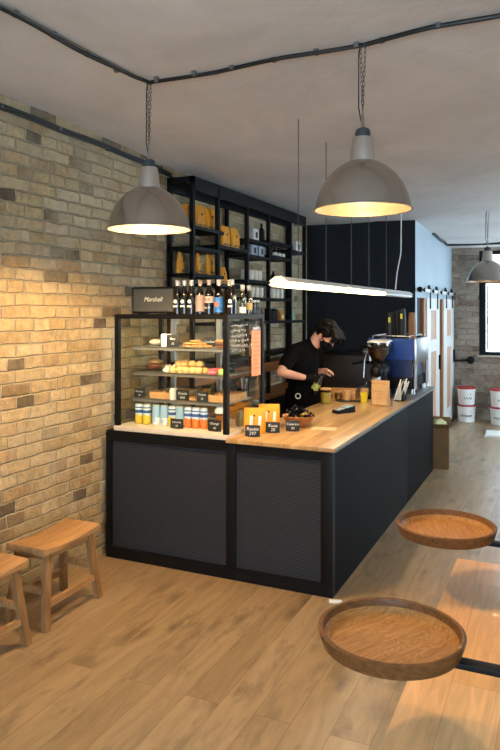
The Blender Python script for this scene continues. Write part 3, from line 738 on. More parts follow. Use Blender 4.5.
slate((-2.545, 4.24, S1), 0, .1, .055, ['Croissant'], 'long slate tag behind the meringues', 'slate tags in the case', size=.018)
slate((-2.10, 4.2, S1), 0, .1, .06, ['Macarons'], 'slate tag standing behind the macarons', 'slate tags in the case', size=.018)
slate((-2.44, 4.24, S1), 0, .09, .05, ['Buns'], 'low slate tag behind the heap of golden buns', 'slate tags in the case', size=.018)
# top shelf
S2 = SZ[2]+.0005
t = thing('pastry_box', 'clear plastic pastry box on the top case shelf', 'box', (-2.615, 4.09, S2))
b = MB(); b.box(0, 0, .033, .15, .14, .066, bev=.006); b.build('shell', glass('box_plastic', (236, 236, 232), .6), t)
b = MB(); b.ball((-.01, 0, .026), .035, (1.4, 1.3, .65)); b.build('cake', m_mer, t)
b = MB(); b.box(0, 0, .045, .045, .06, .09, bev=.003); o = b.build('napkin_pack', m_paperw, loc=(-2.50, 4.03, S2)); tag(o, 'white packet left of the slate tag on the top case shelf', 'packet')
slate((-2.425, 3.995, S2), 0, .1, .085, ['Bezy', '12'], 'slate tag beside the white packet on the top case shelf', 'slate tags in the case', size=.022)
slate((-2.225, 4.16, S2), 0, .1, .07, ['Cookies'], 'white lettered slate tag behind the cookies', 'slate tags in the case', size=.024)
m_cookie = M('cookie', (176, 118, 66), .75, 0, var=.3, scale=30, bump=.5); m_cookd = M('dark_cookie', (92, 58, 40), .75, 0, var=.3, scale=30, bump=.5)
k = 0
for (x, y, n) in ((-2.33, 4.05, 2), (-2.285, 4.06, 3), (-2.235, 4.05, 2), (-2.19, 4.06, 1)):
    for j in range(n):
        lathe_obj('cookie', [(0, 0), (.036, 0), (.042, .006), (.036, .014), (0, .017)], m_cookie, (x+.003*j, y, S2+j*.0172), 'round golden cookie in the loose heap before the lettered tag', 'cookie', 'golden cookies'); k += 1
for j in range(3):
    lathe_obj('cookie', [(0, 0), (.05, 0), (.055, .007), (.046, .017), (0, .019)], [m_cookd, m_paperw, m_cookie][j] if j != 1 else m_cookd, (-2.07, 4.06, S2+j*.0192), ['dark cookie at the bottom of the right stack', 'dark cookie in the middle of the right stack', 'golden cookie on top of the right stack'][j], 'cookie', 'cookies in the right stack')

# ------------------------------------------------------------------ on top of the case: speaker and bottles
TZ = DZ1+.0005
t = thing('speaker', 'dark grey guitar amp style speaker on the glass case', 'speaker', (-2.645, 4.10, TZ))
b = MB(); b.box(0, .055, .1, .365, .14, .192, bev=.01); b.box(-.13, .055, .003, .03, .1, .006); b.box(.13, .055, .003, .03, .1, .006); b.build('cabinet', m_black, t)
b = MB(); b.box(0, -.015, .1, .335, .006, .162, bev=.002); b.build('grille', M('speaker_cloth', (84, 84, 78), .8, 0, var=.3, scale=160, bump=.3, bscale=300), t)
text('logo_lettering', 'Marshall', .046, M('gold_logo', (250, 242, 220), .4, 0), t, (0, -.019, .105), shear=.35)
def bottle(x, y, label, glassm, labelmat=None, lw=(.05, .12), h=.235, r=.0305, capm=None, badge=False):
    t = thing('bottle', label, 'bottle', (x, y, TZ), 0, 'bottles on the glass case'); s = h/.235
    b = MB(); b.lathe([(0, 0), (r-.003, 0), (r, .004), (r, .125*s), (r*.92, .145*s), (.0145, .178*s), (.013, .22*s), (0, .22*s)], seg=20); b.build('glass', glassm, t)
    b = MB(); b.lathe([(.0133, .19*s), (.0142, .205*s), (.0148, .222*s), (.0165, .224*s), (.0155, .235*s), (0, .2355*s)], seg=16); b.build('cap', capm or m_brush, t)
    if labelmat:
        b = MB(); b.lathe([(r+.0004, lw[0]), (r+.0004, lw[1])], seg=20)
        o = b.build('label_band', labelmat, t)
    if badge:
        b = MB(); b.lathe([(0, 0), (.014, 0), (.014, .0012), (0, .0012)], (0, -r-.0004, .088), rot=(PI/2, 0, 0), seg=16); b.box(0, -r-.0008, .055, .034, .002, .012); b.build('badge', m_paperw, t)
    return t
m_lpink = M('pink_label', (172, 148, 140), .6); m_lcream = M('cream_label', (198, 172, 162), .6); m_lblue = M('blue_label', (46, 110, 180), .5, 0, var=.5, scale=40)
BY = 4.03
for i, x in enumerate((-2.408, -2.352, -2.296)): bottle(x, BY, ['black badged beer bottle next to the speaker', 'black badged beer bottle, middle one of three', 'black badged beer bottle left of the pink labelled one'][i], m_darkglass, None, badge=True)
bottle(-2.228, BY, 'dark bottle with a full pink label', m_darkglass, m_lpink, (.02, .13), capm=m_lpink)
t = bottle(-2.158, BY, 'dark bottle with a wide cream label', m_darkglass, m_lcream, (.078, .122), capm=m_lcream, r=.033)
text('label_lettering', 'WILD', .018, m_ink, t, (0, -.0345, .1)); text('label_lettering', 'No 72', .02, m_chalk, t, (0, -.0345, .045))
t = bottle(-2.085, BY, 'brown bottle with a bright blue label', m_tintg, m_lblue, (.015, .115))
b = MB(); b.lathe([(0, 0), (.017, 0), (.017, .0012), (0, .0012)], (0, -.0312, .068), rot=(PI/2, 0, 0), seg=18); b.build('badge', M('orange_badge', (226, 110, 80), .5), t)
b = MB(); b.lathe([(0, -.001), (.0145, -.001), (.0145, .001), (0, .001)], (0, 0, 0), seg=3); b.bm.free()
bottle(-2.04, 4.10, 'dark bottle half behind the blue labelled one', m_darkglass, None, badge=False)
bottle(-1.995, BY+.02, 'black badged beer bottle right of the blue label', m_darkglass, None, badge=True)
m_goldliq = M('pale_gold_drink', (190, 164, 96), .2, 0, coat=.5)
bottle(-1.955, 4.13, 'slim clear bottle of pale drink on the case corner', m_clearb, m_paperw, (.012, .05), h=.2, r=.024)
bottle(-1.955, 4.235, 'slim clear bottle behind its twin on the case corner', m_clearb, M('gold_label', (188, 160, 90), .5), (.03, .08), h=.2, r=.024)
bottle(-1.96, 4.33, 'little brown bottle on the case top, second from its back edge', m_tintg, None, h=.1, r=.016)
bottle(-1.96, 4.39, 'little brown bottle at the back edge of the case top', m_tintg, None, h=.1, r=.016)

# ------------------------------------------------------------------ shelf rack on the left wall
t = thing('shelf_rack', 'tall black steel shelf rack against the brick wall', 'shelf', (0, 0, 0))
PY = (4.71, 5.15, 5.75, 6.27, 6.88, 7.33); RX0, RX1, RZ = -2.905, -2.66, 2.80
ps = .034
for y in PY:
    b = MB(); b.span(RX1-ps, RX1, y-ps/2, y+ps/2, 0, RZ); b.build('post', m_rack, t)
for y in (4.71, 5.75, 7.33):
    b = MB(); b.span(RX0, RX0+ps, y-ps/2, y+ps/2, 0, RZ); b.build('post', m_rack, t)
b = MB()
b.span(RX1-ps, RX1, PY[0], PY[-1], RZ-.11, RZ); b.span(RX0, RX0+ps, PY[0], PY[-1], RZ-.11, RZ)
for y in PY: b.span(RX0, RX1, y-ps/2, y+ps/2, RZ-.045, RZ-.002)
b.build('top_frame', m_rack, t)
BD = {0: (2.405, 2.235, 2.018), 1: (2.285, 1.95), 2: (2.40, 2.25, 2.01, 1.843), 3: (2.43, 2.28, 2.01, 1.843, 1.61, 1.28), 4: (2.385, 1.605, 1.28)}
for k, zs in BD.items():
    for z in zs:
        b = MB(); b.span(RX0, RX1+.002, PY[k]-.017, PY[k+1]+(.09 if k == 0 else .017), z-.028, z); b.build('shelf_board', m_rack, t)
for k in (1, 2):
    for z in (1.28, 1.61) if k == 2 else (1.28, 1.61):
        b = MB(); b.span(RX0, RX1+.002, PY[k]-.017, PY[k+1]+.017, z-.028, z); b.build('shelf_board', m_rack, t)
m_rackw = wood('rack_wood', (150, 104, 62), (116, 78, 44), axis=1)
b = MB(); b.span(RX0, RX1+.01, PY[0], PY[-1], 1.10, 1.19, bev=.003); b.build('wooden_rail', m_rackw, t)
b = MB(); b.span(RX0, -2.58, PY[0], PY[-1], .84, .875, bev=.003); b.build('wooden_worktop', m_rackw, t)
b = MB(); b.span(RX0, RX1-ps-.001, PY[0]+.02, PY[-1]-.02, .05, .83); b.build('lower_cabinet', m_black, t)

# yellow coffee bags
def coffee_bag(loc, rz, label, w=.165, h=.195):
    t = thing('coffee_bag', label, 'coffee bag', loc, rz, 'yellow coffee bags on the rack')
    b = MB(); rings = []
    W, H = .0825, .195
    for z, ww, d in ((0, .97, .024), (.01, 1., .03), (.06, 1., .028), (.12, .99, .024), (.16, .98, .014), (.18, .98, .004), (H, .98, .003)):
        rings.append([(W*ww*c_, d*s_, z) for c_, s_ in ((-1, -.35), (-.85, -.85), (-.3, -1), (.3, -1), (.85, -.85), (1, -.35), (1, .35), (.85, .85), (.3, 1), (-.3, 1), (-.85, .85), (-1, .35))])
    b.loft(rings); b.build('pouch', m_bag, t)
    b = MB(); b.ball((.0, -.0235, .115), .011, (1, .3, 1.3)); b.ball((.018, -.0225, .123), .008, (1.4, .3, .8)); b.build('printed_bird', m_ink, t)
    b = MB()
    for k in range(5): b.box(-.055+k*.027, -.0285, .026, .014, .004, .016+.008*(k % 2), bev=.002)
    b.build('printed_row', m_ink, t)
    return t
R90 = PI/2
cb = coffee_bag((-2.745, 4.95, 2.4055), R90, 'yellow coffee bag, left of the pair on the topmost rack shelf')
def cbag(x, y, z, rz, label, s=(1, 1, 1)): return dup(cb, (x, y, z), rz, label, scale=s)
cbag(-2.745, 5.135, 2.4055, R90, 'yellow coffee bag, right of the pair on the topmost rack shelf')
cbag(-2.84, 4.83, 2.4055, R90-1.3, 'yellow coffee bag turned edge on behind the topmost pair', (.6, 1, 1))
cbag(-2.745, 5.42, 2.2855, R90, 'yellow coffee bag, left of the pair on the second rack bay')
cbag(-2.745, 5.62, 2.2855, R90, 'yellow coffee bag, right of the pair on the second rack bay')
cbag(-2.835, 4.785, 2.0185, R90+.35, 'yellow coffee bag standing in the left end of the rack behind the lamp', (.8, 1, .92))
cbag(-2.76, 4.95, 2.0185, R90+.3, 'yellow coffee bag on the lower left rack shelf, turned a little', (.75, .9, .92)); cbag(-2.745, 5.135, 2.0185, R90+.12, 'yellow coffee bag on the lower left rack shelf, right one', (.92, .9, .92))
cbag(-2.745, 5.37, 1.9505, R90, 'yellow coffee bag showing just above the bottles on the case', (.8, 1, .8))
# boxes, bottles, cups on the rack
def box_obj(name, loc, size, mat, label, cat, group=None, bev=.003, rz=0):
    b = MB(); b.box(0, 0, size[2]/2, *size, bev=bev); o = b.build(name, mat, loc=loc, rotz=rz); return tag(o, label, cat, group)
m_printw = M('white_carton', (216, 212, 204), .6); m_greyc = M('grey_carton', (150, 160, 172), .6)
def printed_box(loc, size, mat, label):
    t = thing('printed_box', label, 'box', loc, 0, 'printed boxes on the rack')
    b = MB(); b.box(0, 0, size[2]/2, *size, bev=.003); b.build('carton', mat, t)
    b = MB(); b.box(size[0]/2+.0005, .01, size[2]*.5, .001, size[1]*.38, size[2]*.5); b.build('printed_square', m_ink, t)
printed_box((-2.74, 6.01, 2.4005), (.09, .13, .115), m_printw, 'white printed box on the high rack shelf')
printed_box((-2.74, 5.96, 2.2505), (.1, .14, .105), m_greyc, 'grey printed box, left of two on one rack shelf'); printed_box((-2.74, 6.135, 2.2505), (.1, .13, .105), m_greyc, 'grey printed box, right of two on one rack shelf')
printed_box((-2.74, 7.19, 2.3855), (.09, .15, .115), m_printw, 'white printed box at the far right end of the rack')
def rack_bottle(loc, h, r, label, mat, lab=None):
    t = thing('bottle', label, 'bottle', loc, 0, 'bottles on the rack')
    b = MB(); b.lathe([(0, 0), (r, .003), (r, h*.55), (r*.85, h*.63), (r*.4, h*.75), (r*.36, h*.97), (0, h*.97)], seg=18); b.build('glass', mat, t)
    b = MB(); b.lathe([(0, h*.97), (r*.44, h*.97), (r*.44, h), (0, h)], seg=14); b.build('cap', m_brush, t)
    if lab:
        b = MB(); b.lathe([(r+.0005, h*.12), (r+.0005, h*.42)], seg=18); b.build('label_band', lab, t)
rack_bottle((-2.72, 6.39, 2.2805), .115, .034, 'dark squat bottle at the left of the high rack bay', m_darkglass, None)
rack_bottle((-2.82, 6.42, 2.4305), .2, .034, 'tall dark bottle alone on the highest rack board', m_darkglass, None)
for i, y in enumerate((6.53, 6.64, 6.75)): rack_bottle((-2.72, y, 2.2805), .11, .03, ['small dark bottle with white label, left of three on the rack', 'small dark bottle with white label, middle of three on the rack', 'small dark bottle with white label, right of three on the rack'][i], m_darkglass, m_paperw)
rack_bottle((-2.72, 6.0+.98, 2.3855), .1, .035, 'round dark bottle left of the far printed box', m_darkglass, None)
rack_bottle((-2.72, 6.50, 2.0105), .12, .03, 'dark bottle standing left of the carton above the lit tube', m_darkglass, None)
box_obj('carton', (-2.73, 6.68, 2.0105), (.09, .11, .085), m_printw, 'plain pale carton above the end of the tube light', 'carton')
m_cup = M('white_ceramic', (224, 216, 198), .35, 0, var=.03)
def tumbler(loc, label, group, h=.1, r=.04):
    b = MB(); b.lathe([(0, 0), (r*.86, 0), (r, h*.3), (r, h), (r-.004, h), (r-.006, .01), (0, .008)], seg=22); o = b.build('tumbler', m_cup, loc=loc); return tag(o, label, 'cup', group)
for y in (5.83, 5.94, 6.04, 6.15): tumbler((-2.735, y, 2.0105), 'white tumbler in the row of four on the rack', 'row of four tumblers')
for y in (5.96, 6.07, 6.18): tumbler((-2.735, y, 1.8435), 'white tumbler on the rack shelf below the row of four', 'three tumblers below')
for y in (6.37, 6.49, 6.61, 6.73): tumbler((-2.735, y, 1.8435), 'white tumbler on the rack just under the tube light end', 'tumblers under the tube light')
for i, (y, h) in enumerate(((6.38, .13), (6.47, .1), (6.56, .12))):
    lathe_obj('dark_tin', [(0, 0), (.036, 0), (.036, h-.01), (.032, h-.008), (.032, h), (0, h)], m_black, (-2.73, y, 1.6105), ['black tin, left of three on the lower rack shelf', 'short black tin in the middle of three on the lower rack shelf', 'black tin beside the tan bag on the lower rack shelf'][i], 'tin', 'black tins on the rack')
t = thing('tea_bag', 'tan paper bag on the lower rack shelf', 'bag', (-2.73, 6.72, 1.6105), R90)
b = MB(); b.loft([[(sx*w, sy*d, z) for sx, sy in ((-1, -1), (1, -1), (1, 1), (-1, 1))] for z, w, d in ((0, .055, .03), (.07, .055, .025), (.11, .054, .004))]); b.build('pouch', M('ochre_bag', (190, 132, 50), .6), t)
b = MB(); b.box(0, -.0305, .04, .05, .002, .035, rot=(-.07, 0, 0)); b.build('label_patch', m_paperw, t)
lathe_obj('mint_bottle', [(0, 0), (.032, .002), (.034, .02), (.03, .08), (.018, .1), (.018, .115), (.022, .117), (.022, .13), (0, .13)], M('mint_ceramic', (150, 200, 176), .4), (-2.73, 7.05, 1.6055), 'mint green bottle at the right of the lower rack shelf', 'bottle')
# lower shelf, glassware seen left of the barista
lathe_obj('carafe', [(0, 0), (.05, 0), (.056, .02), (.05, .07), (.022, .13), (.02, .17), (.034, .2), (.031, .2), (.016, .17), (.018, .13), (.046, .07), (.05, .02), (0, .006)], m_clearb, (-2.73, 5.93, 1.2805), 'clear glass carafe on the rack left of the barista', 'carafe')
lathe_obj('wood_jar', [(0, 0), (.05, 0), (.052, .1), (.046, .115), (0, .118)], M('tan_ceramic', (190, 150, 96), .5), (-2.73, 5.84, 1.2805), 'tan jar on the rack left of the glass carafe', 'jar')
t = thing('syrup_jar', 'jar with yellow label on the rack by the barista shoulder', 'jar', (-2.73, 6.13, 1.2805))
b = MB(); b.lathe([(0, 0), (.045, 0), (.048, .01), (.048, .14), (.034, .16), (0, .16)], seg=20); b.build('glass', m_clearb, t)
b = MB(); b.lathe([(.0486, .07), (.0486, .12)], seg=20); b.build('label_band', M('yellow_label', (222, 196, 40), .5), t)
b = MB(); b.lathe([(0, .16), (.036, .16), (.036, .18), (0, .18)], seg=20); b.build('lid', m_paperw, t)
# utensil pot on the worktop
t = thing('utensil_pot', 'black pot of spoons and brushes on the rack worktop', 'pot', (-2.66, 5.62, .8755))
b = MB(); b.lathe([(0, 0), (.05, 0), (.056, .12), (.052, .12), (.047, .008), (0, .008)], seg=20); b.build('pot', m_black, t)
for i, (dx, dy, h, m_) in enumerate(((.02, .01, .18, m_brush), (-.02, -.02, .16, m_red), (.01, -.03, .19, m_white), (-.01, .03, .15, m_rackw))):
    b = MB(); b.tube([(dx*.5, dy*.5, .012), (dx*1.6, dy*1.6, h)], .005, 8); b.ball((dx*1.65, dy*1.65, h+.012), .013, (1, .5, 1.6)); b.build('utensil', m_, t)
# dark brewer beside the barista, under the partition
t = thing('back_cabinet', 'dark brown cabinet standing by the partition behind the barista', 'cabinet', (-2.2, 7.75, 0))
b = MB(); b.box(0, 0, .6, .62, .5, 1.2, bev=.006); b.build('body', M('dark_brown_laminate', (46, 36, 30), .5), t)
b = MB(); b.box(0, -.253, .62, .56, .012, 1.1, bev=.003); d_ = b.build('door', M('dark_brown_front', (54, 42, 34), .5), t)
b = MB(); b.tube([(.22, -.27, .7), (.22, -.285, .72), (.22, -.285, .88), (.22, -.27, .9)], .007, 8); b.build('handle', m_steel, d_)
b = MB(); b.box(0, -.0, 1.215, .66, .54, .028, bev=.004); b.build('top', m_black, t)

# ------------------------------------------------------------------ things on the bar top
t = thing('card_terminal', 'black card payment terminal on the bar top', 'card terminal', (-1.56, 5.19, CT), -.55)
b = MB(); b.prism([(-.085, 0), (.085, 0), (.085, .052), (-.085, .024)], 0, -.042, .042); b.build('body', m_black, t)
b = MB(); b.box(0, .042, .046, .07, .066, .003, rot=(.163, 0, 0)); b.build('screen', M('screen_pale', (176, 206, 216), .2, 0, var=.05, coat=.4), t)
b = MB()
for i in range(3):
    for j in range(4): b.box(-.02+i*.02, -.07+j*.019, .027+j*.0031, .014, .013, .004, rot=(.163, 0, 0), bev=.001)
b.build('keypad', M('grey_keys', (190, 194, 194), .5), t)
t = thing('storage_jar', 'square glass jar of yellow powder near the barista', 'jar', (-1.865, 5.66, CT))
b = MB(); b.lathe([(0, .003), (.044, .003), (.044, .09), (0, .09)], seg=24); b.build('powder', M('yellow_powder', (196, 178, 90), .8, 0, var=.15, scale=40), t)
b = MB(); b.lathe([(0, 0), (.047, 0), (.048, .004), (.048, .115), (.042, .12)], seg=24); b.build('glass', m_clearb, t)
b = MB(); b.lathe([(0, .118), (.049, .118), (.049, .132), (0, .134)], seg=24); b.build('lid', m_board, t)
t = thing('wooden_crate', 'small wooden crate of bits behind the card terminal', 'crate', (-1.80, 5.99, CT), .1)
b = MB(); b.box(0, 0, .006, .24, .16, .012); b.build('crate_base', m_board, t)
for (cx, cy, sx, sy) in ((0, -.076, .24, .01), (0, .076, .24, .01), (-.115, 0, .01, .142), (.115, 0, .01, .142)):
    b = MB(); b.box(cx, cy, .05, sx, sy, .085, bev=.002); b.build('crate_side', wood('crate_wood', (190, 140, 80), (150, 104, 56), axis=0), t)
lathe_obj('glass_cup', [(0, 0), (.03, 0), (.036, .075), (.033, .075), (.028, .005), (0, .005)], m_clearb, (-1.80, 5.83, CT), 'clear glass cup before the wooden crate', 'cup')
lathe_obj('tan_cup', [(0, 0), (.027, 0), (.036, .085), (.033, .085), (.025, .006), (0, .006)], m_kraft, (-1.725, 5.845, CT+.0125), 'tan paper cup standing on the black tray', 'cup')
box_obj('black_tray', (-1.70, 5.83, CT), (.2, .09, .012), m_ink, 'flat black tray before the wooden crate', 'tray', rz=.2)
t = thing('yellow_cup', 'yellow ridged cup holder stack beside the kraft bag', 'cup', (-1.575, 5.86, CT))
b = MB(); b.lathe([(0, 0), (.028, 0), (.036, .085), (.033, .085), (.027, .006), (0, .006)], seg=14); b.build('cup', M('yellow_plastic', (214, 190, 30), .4), t)
lathe_obj('paper_cup', [(0, 0), (.028, 0), (.04, .11), (.037, .11), (.026, .006), (0, .006)], m_kraft, (-1.60, 5.97, CT), 'brown paper cup behind the yellow cup', 'cup')
t = thing('kraft_bag', 'brown kraft coffee pouch standing before the grinder', 'coffee bag', (-1.39, 5.72, CT), -.1)
b = MB(); b.loft([[(w*c_, d*s_, z) for c_, s_ in ((-1, -.4), (-.8, -1), (.8, -1), (1, -.4), (1, .4), (.8, 1), (-.8, 1), (-1, .4))] for z, w, d in ((0, .076, .035), (.012, .08, .042), (.09, .08, .032), (.17, .08, .01), (.2, .08, .003), (.215, .08, .003))]); b.build('pouch', m_kraft, t)
b = MB(); b.box(0, -.027, .12, .09, .002, .003, rot=(-.2, 0, 0)); b.box(0, -.031, .1, .06, .002, .003, rot=(-.2, 0, 0)); b.box(0, -.0365, .07, .03, .002, .003); b.box(0, -.007, .185, .155, .002, .002); b.build('printed_lines', M('brown_ink', (120, 84, 48), .7), t)
t = thing('straw_holder', 'black holder full of white paper straws by the espresso machine', 'holder', (-1.30, 6.08, CT), 0)
b = MB(); b.box(0, .01, .004, .09, .1, .008); b.box(.03, .01, .1, .02, .1, .19, bev=.003); b.box(0, .058, .07, .09, .006, .13); b.build('holder', m_black, t)
random.seed(2)
for i in range(12):
    x = -.045+.006*i; y = -.035+.02*(i % 4)
    b = MB(); b.tube([(x, y, .0085), (x+.055+random.uniform(-.008, .008), y+.0, .185+random.uniform(-.02, .015))], .0058, 7); b.build('straw', m_paperw, t)

# grinder
t = thing('coffee_grinder', 'black coffee grinder with a bean hopper on the bar', 'grinder', (-1.52, 6.16, CT))
b = MB(); b.box(0, 0, .015, .17, .22, .03, bev=.008); b.lathe([(.065, .03), (.06, .12), (.07, .2), (.085, .245), (.08, .28), (.05, .315), (.04, .33), (0, .33)], (0, .03, 0), seg=28); b.build('body', m_black, t)
b = MB(); b.box(0, -.055, .15, .07, .05, .2, bev=.01); b.build('front_plate', m_steel, t)
b = MB(); b.ball((0, -.06, .25), .058, (1.05, .9, .95)); b.tube([(.05, -.06, .24), (.1, -.09, .2)], .008, 8); b.build('dosing_chamber', m_black, t)
b = MB(); b.lathe([(.04, .33), (.05, .345), (.098, .42), (.104, .47), (.104, .52), (.1, .52), (.1, .47), (.094, .422), (.046, .348)], (0, .02, 0), seg=32); b.build('hopper', glass('hopper_plastic', (226, 220, 208), .4), t)
b = MB(); b.lathe([(0, .338), (.044, .35), (.092, .424), (.098, .47), (.07, .478), (0, .482)], (0, .02, 0), seg=32); b.build('beans', M('coffee_beans', (66, 38, 22), .45, 0, var=.6, scale=70, bump=.9, bscale=80), t)
b = MB(); b.lathe([(0, .535), (.09, .535), (.106, .527), (.106, .519), (0, .519)], (0, .02, 0), seg=32); b.build('hopper_lid', m_brush, t)
t2 = dup(t, (-1.56, 6.42, CT), 0, 'second coffee grinder mostly hidden behind the first')
t2['group'] = 'coffee grinders'; t['group'] = 'coffee grinders'

# espresso machine: side panel faces the camera, group heads towards the barista
EX0, EX1, EY0, EY1 = -1.70, -1.245, 6.56, 7.25
t = thing('espresso_machine', 'blue and chrome espresso machine at the far end of the bar', 'espresso machine', (0, 0, 0))
b = MB()
for x in (EX0+.09, EX1-.05):
    for y in (EY0+.06, EY1-.06): b.lathe([(0, 0), (.028, 0), (.024, .05), (0, .05)], (x, y, CT), seg=14)
b.build('feet', m_steel, t)
b = MB(); b.span(EX0+.05, EX1-.04, EY0+.01, EY1-.01, CT+.05, 1.06, bev=.008); b.build('base', m_black, t)
b = MB(); b.span(EX0+.17, EX1-.05, EY0+.04, EY1-.04, 1.06, 1.24); b.build('back_body', M('dark_blue_enamel', (24, 44, 92), .3, .1, coat=.4), t)
b = MB(); b.span(EX0, EX1-.04, EY0+.012, EY1-.012, 1.24, 1.43, bev=.012); b.build('upper_body', m_steel, t)
for y0, y1 in ((EY0, EY0+.012), (EY1-.012, EY1)):
    b = MB(); b.prism([(EX0-.02, 1.28), (EX0+.03, 1.235), (EX1-.02, 1.235), (EX1-.02, 1.44), (EX0-.02, 1.44)], 1, y0, y1); b.build('side_panel', m_bluemach, t)
b = MB(); b.span(EX1-.04, EX1, EY0+.015, EY1-.015, 1.19, 1.44, bev=.012); b.build('back_panel', m_steel, t)
for y in (EY0+.03, EY1-.03):
    b = MB(); b.tube([(EX1-.02, y, CT+.05), (EX1-.015, y, 1.19)], .02, 12); b.build('column', m_steel, t)
b = MB(); b.span(EX0-.02, EX0+.16, EY0+.02, EY1-.02, 1.0, 1.035, bev=.004); b.build('drip_tray', m_steel, t)
for y in (EY0+.2, EY1-.2):
    b = MB(); b.lathe([(0, 0), (.042, 0), (.045, .09), (0, .09)], (EX0+.0, y, 1.29), seg=20, rot=(0, -PI/2, 0)); b.lathe([(0, 0), (.03, 0), (.03, .035), (0, .035)], (EX0-.085, y, 1.29), seg=20, rot=(0, -PI/2, 0)); b.lathe([(0, 0), (.042, 0), (.042, .06), (0, .06)], (EX0-.05, y, 1.2), seg=20); b.build('group_head', m_steel, t)
    b = MB(); b.lathe([(0, .0), (.038, 0), (.038, .035), (0, .035)], (EX0-.05, y, 1.164), seg=20); b.tube([(EX0-.08, y, 1.18), (EX0-.12, y, 1.185), (EX0-.23, y, 1.165)], [.009, .014, .016], 10, round_=True); b.build('portafilter', m_black, t)
b = MB(); b.tube([(EX0+.0, EY0+.06, 1.3), (EX0-.05, EY0+.06, 1.29), (EX0-.07, EY0+.05, 1.2), (EX0-.075, EY0+.04, 1.04)], .006, 8); b.build('steam_wand', m_steel, t)
b = MB(); b.lathe([(0, 0), (.03, 0), (.03, .05), (0, .05)], (EX0-.005, EY0+.07, 1.37), rot=(0, -PI/2, 0), seg=16); b.tube([(EX0-.05, EY0+.07, 1.37), (EX0-.12, EY0+.07, 1.37)], .024, 14); b.build('steam_knob', m_black, t)
b = MB(); 
for x0 in (EX0+.02, EX1-.07): b.tube([(x0, EY0+.03, 1.463), (x0, EY1-.03, 1.463)], .006, 8)
for y in (EY0+.03, EY1-.03): b.tube([(EX0+.02, y, 1.463), (EX1-.07, y, 1.463)], .006, 8)
for x0 in (EX0+.02, EX1-.07):
    for y in (EY0+.03, EY1-.03): b.tube([(x0, y, 1.425), (x0, y, 1.463)], .006, 8)
b.build('cup_rail', m_steel, t)
# stacked paper cups on the machine: each cup its own thing
m_cupk = M('black_cup_paper', (22, 21, 22), .55, 0, var=.15); m_cupb = M('brown_cup_paper', (150, 104, 66), .6)
MT = 1.4305
def cup_stack(x, y, n, step, mat, what, group, r0=.03, r1=.042, h=.11):
    for i in range(n):
        b = MB(); b.lathe([(0, 0), (r0, 0), (r1, h), (r1+.002, h+.002), (r1-.002, h+.003), (r0-.002, .004), (0, .004)], (0, 0, 0), seg=20)
        # cups stand upside down
        o = b.build('paper_cup', mat, loc=(x, y, MT+h+.003+i*step)); o.rotation_euler = (PI, 0, 0)
        tag(o, what, 'paper cup', group)
    return o
cup_l = cup_stack(-1.53, 6.70, 9, .019, m_cupk, 'upturned black paper cup in the left stack on the espresso machine', 'left stack of black cups')
cup_m = cup_stack(-1.415, 6.72, 11, .019, m_cupk, 'upturned black paper cup in the tall middle stack on the espresso machine', 'middle stack of black cups')
cup_stack(-1.335, 6.80, 9, .019, m_cupb, 'upturned brown paper cup in the right stack on the espresso machine', 'right stack of brown cups')
cup_stack(-1.50, 6.86, 10, .019, m_cupk, 'upturned black paper cup in the rear stack on the espresso machine', 'rear stack of black cups')
for cup in (cup_l, cup_m):      # yellow sticker on the outermost cup of the two black stacks
    b = MB(); b.box(0, .041, .075, .022, .002, .05); b.build('sticker', M('yellow_sticker', (232, 214, 40), .5), cup)

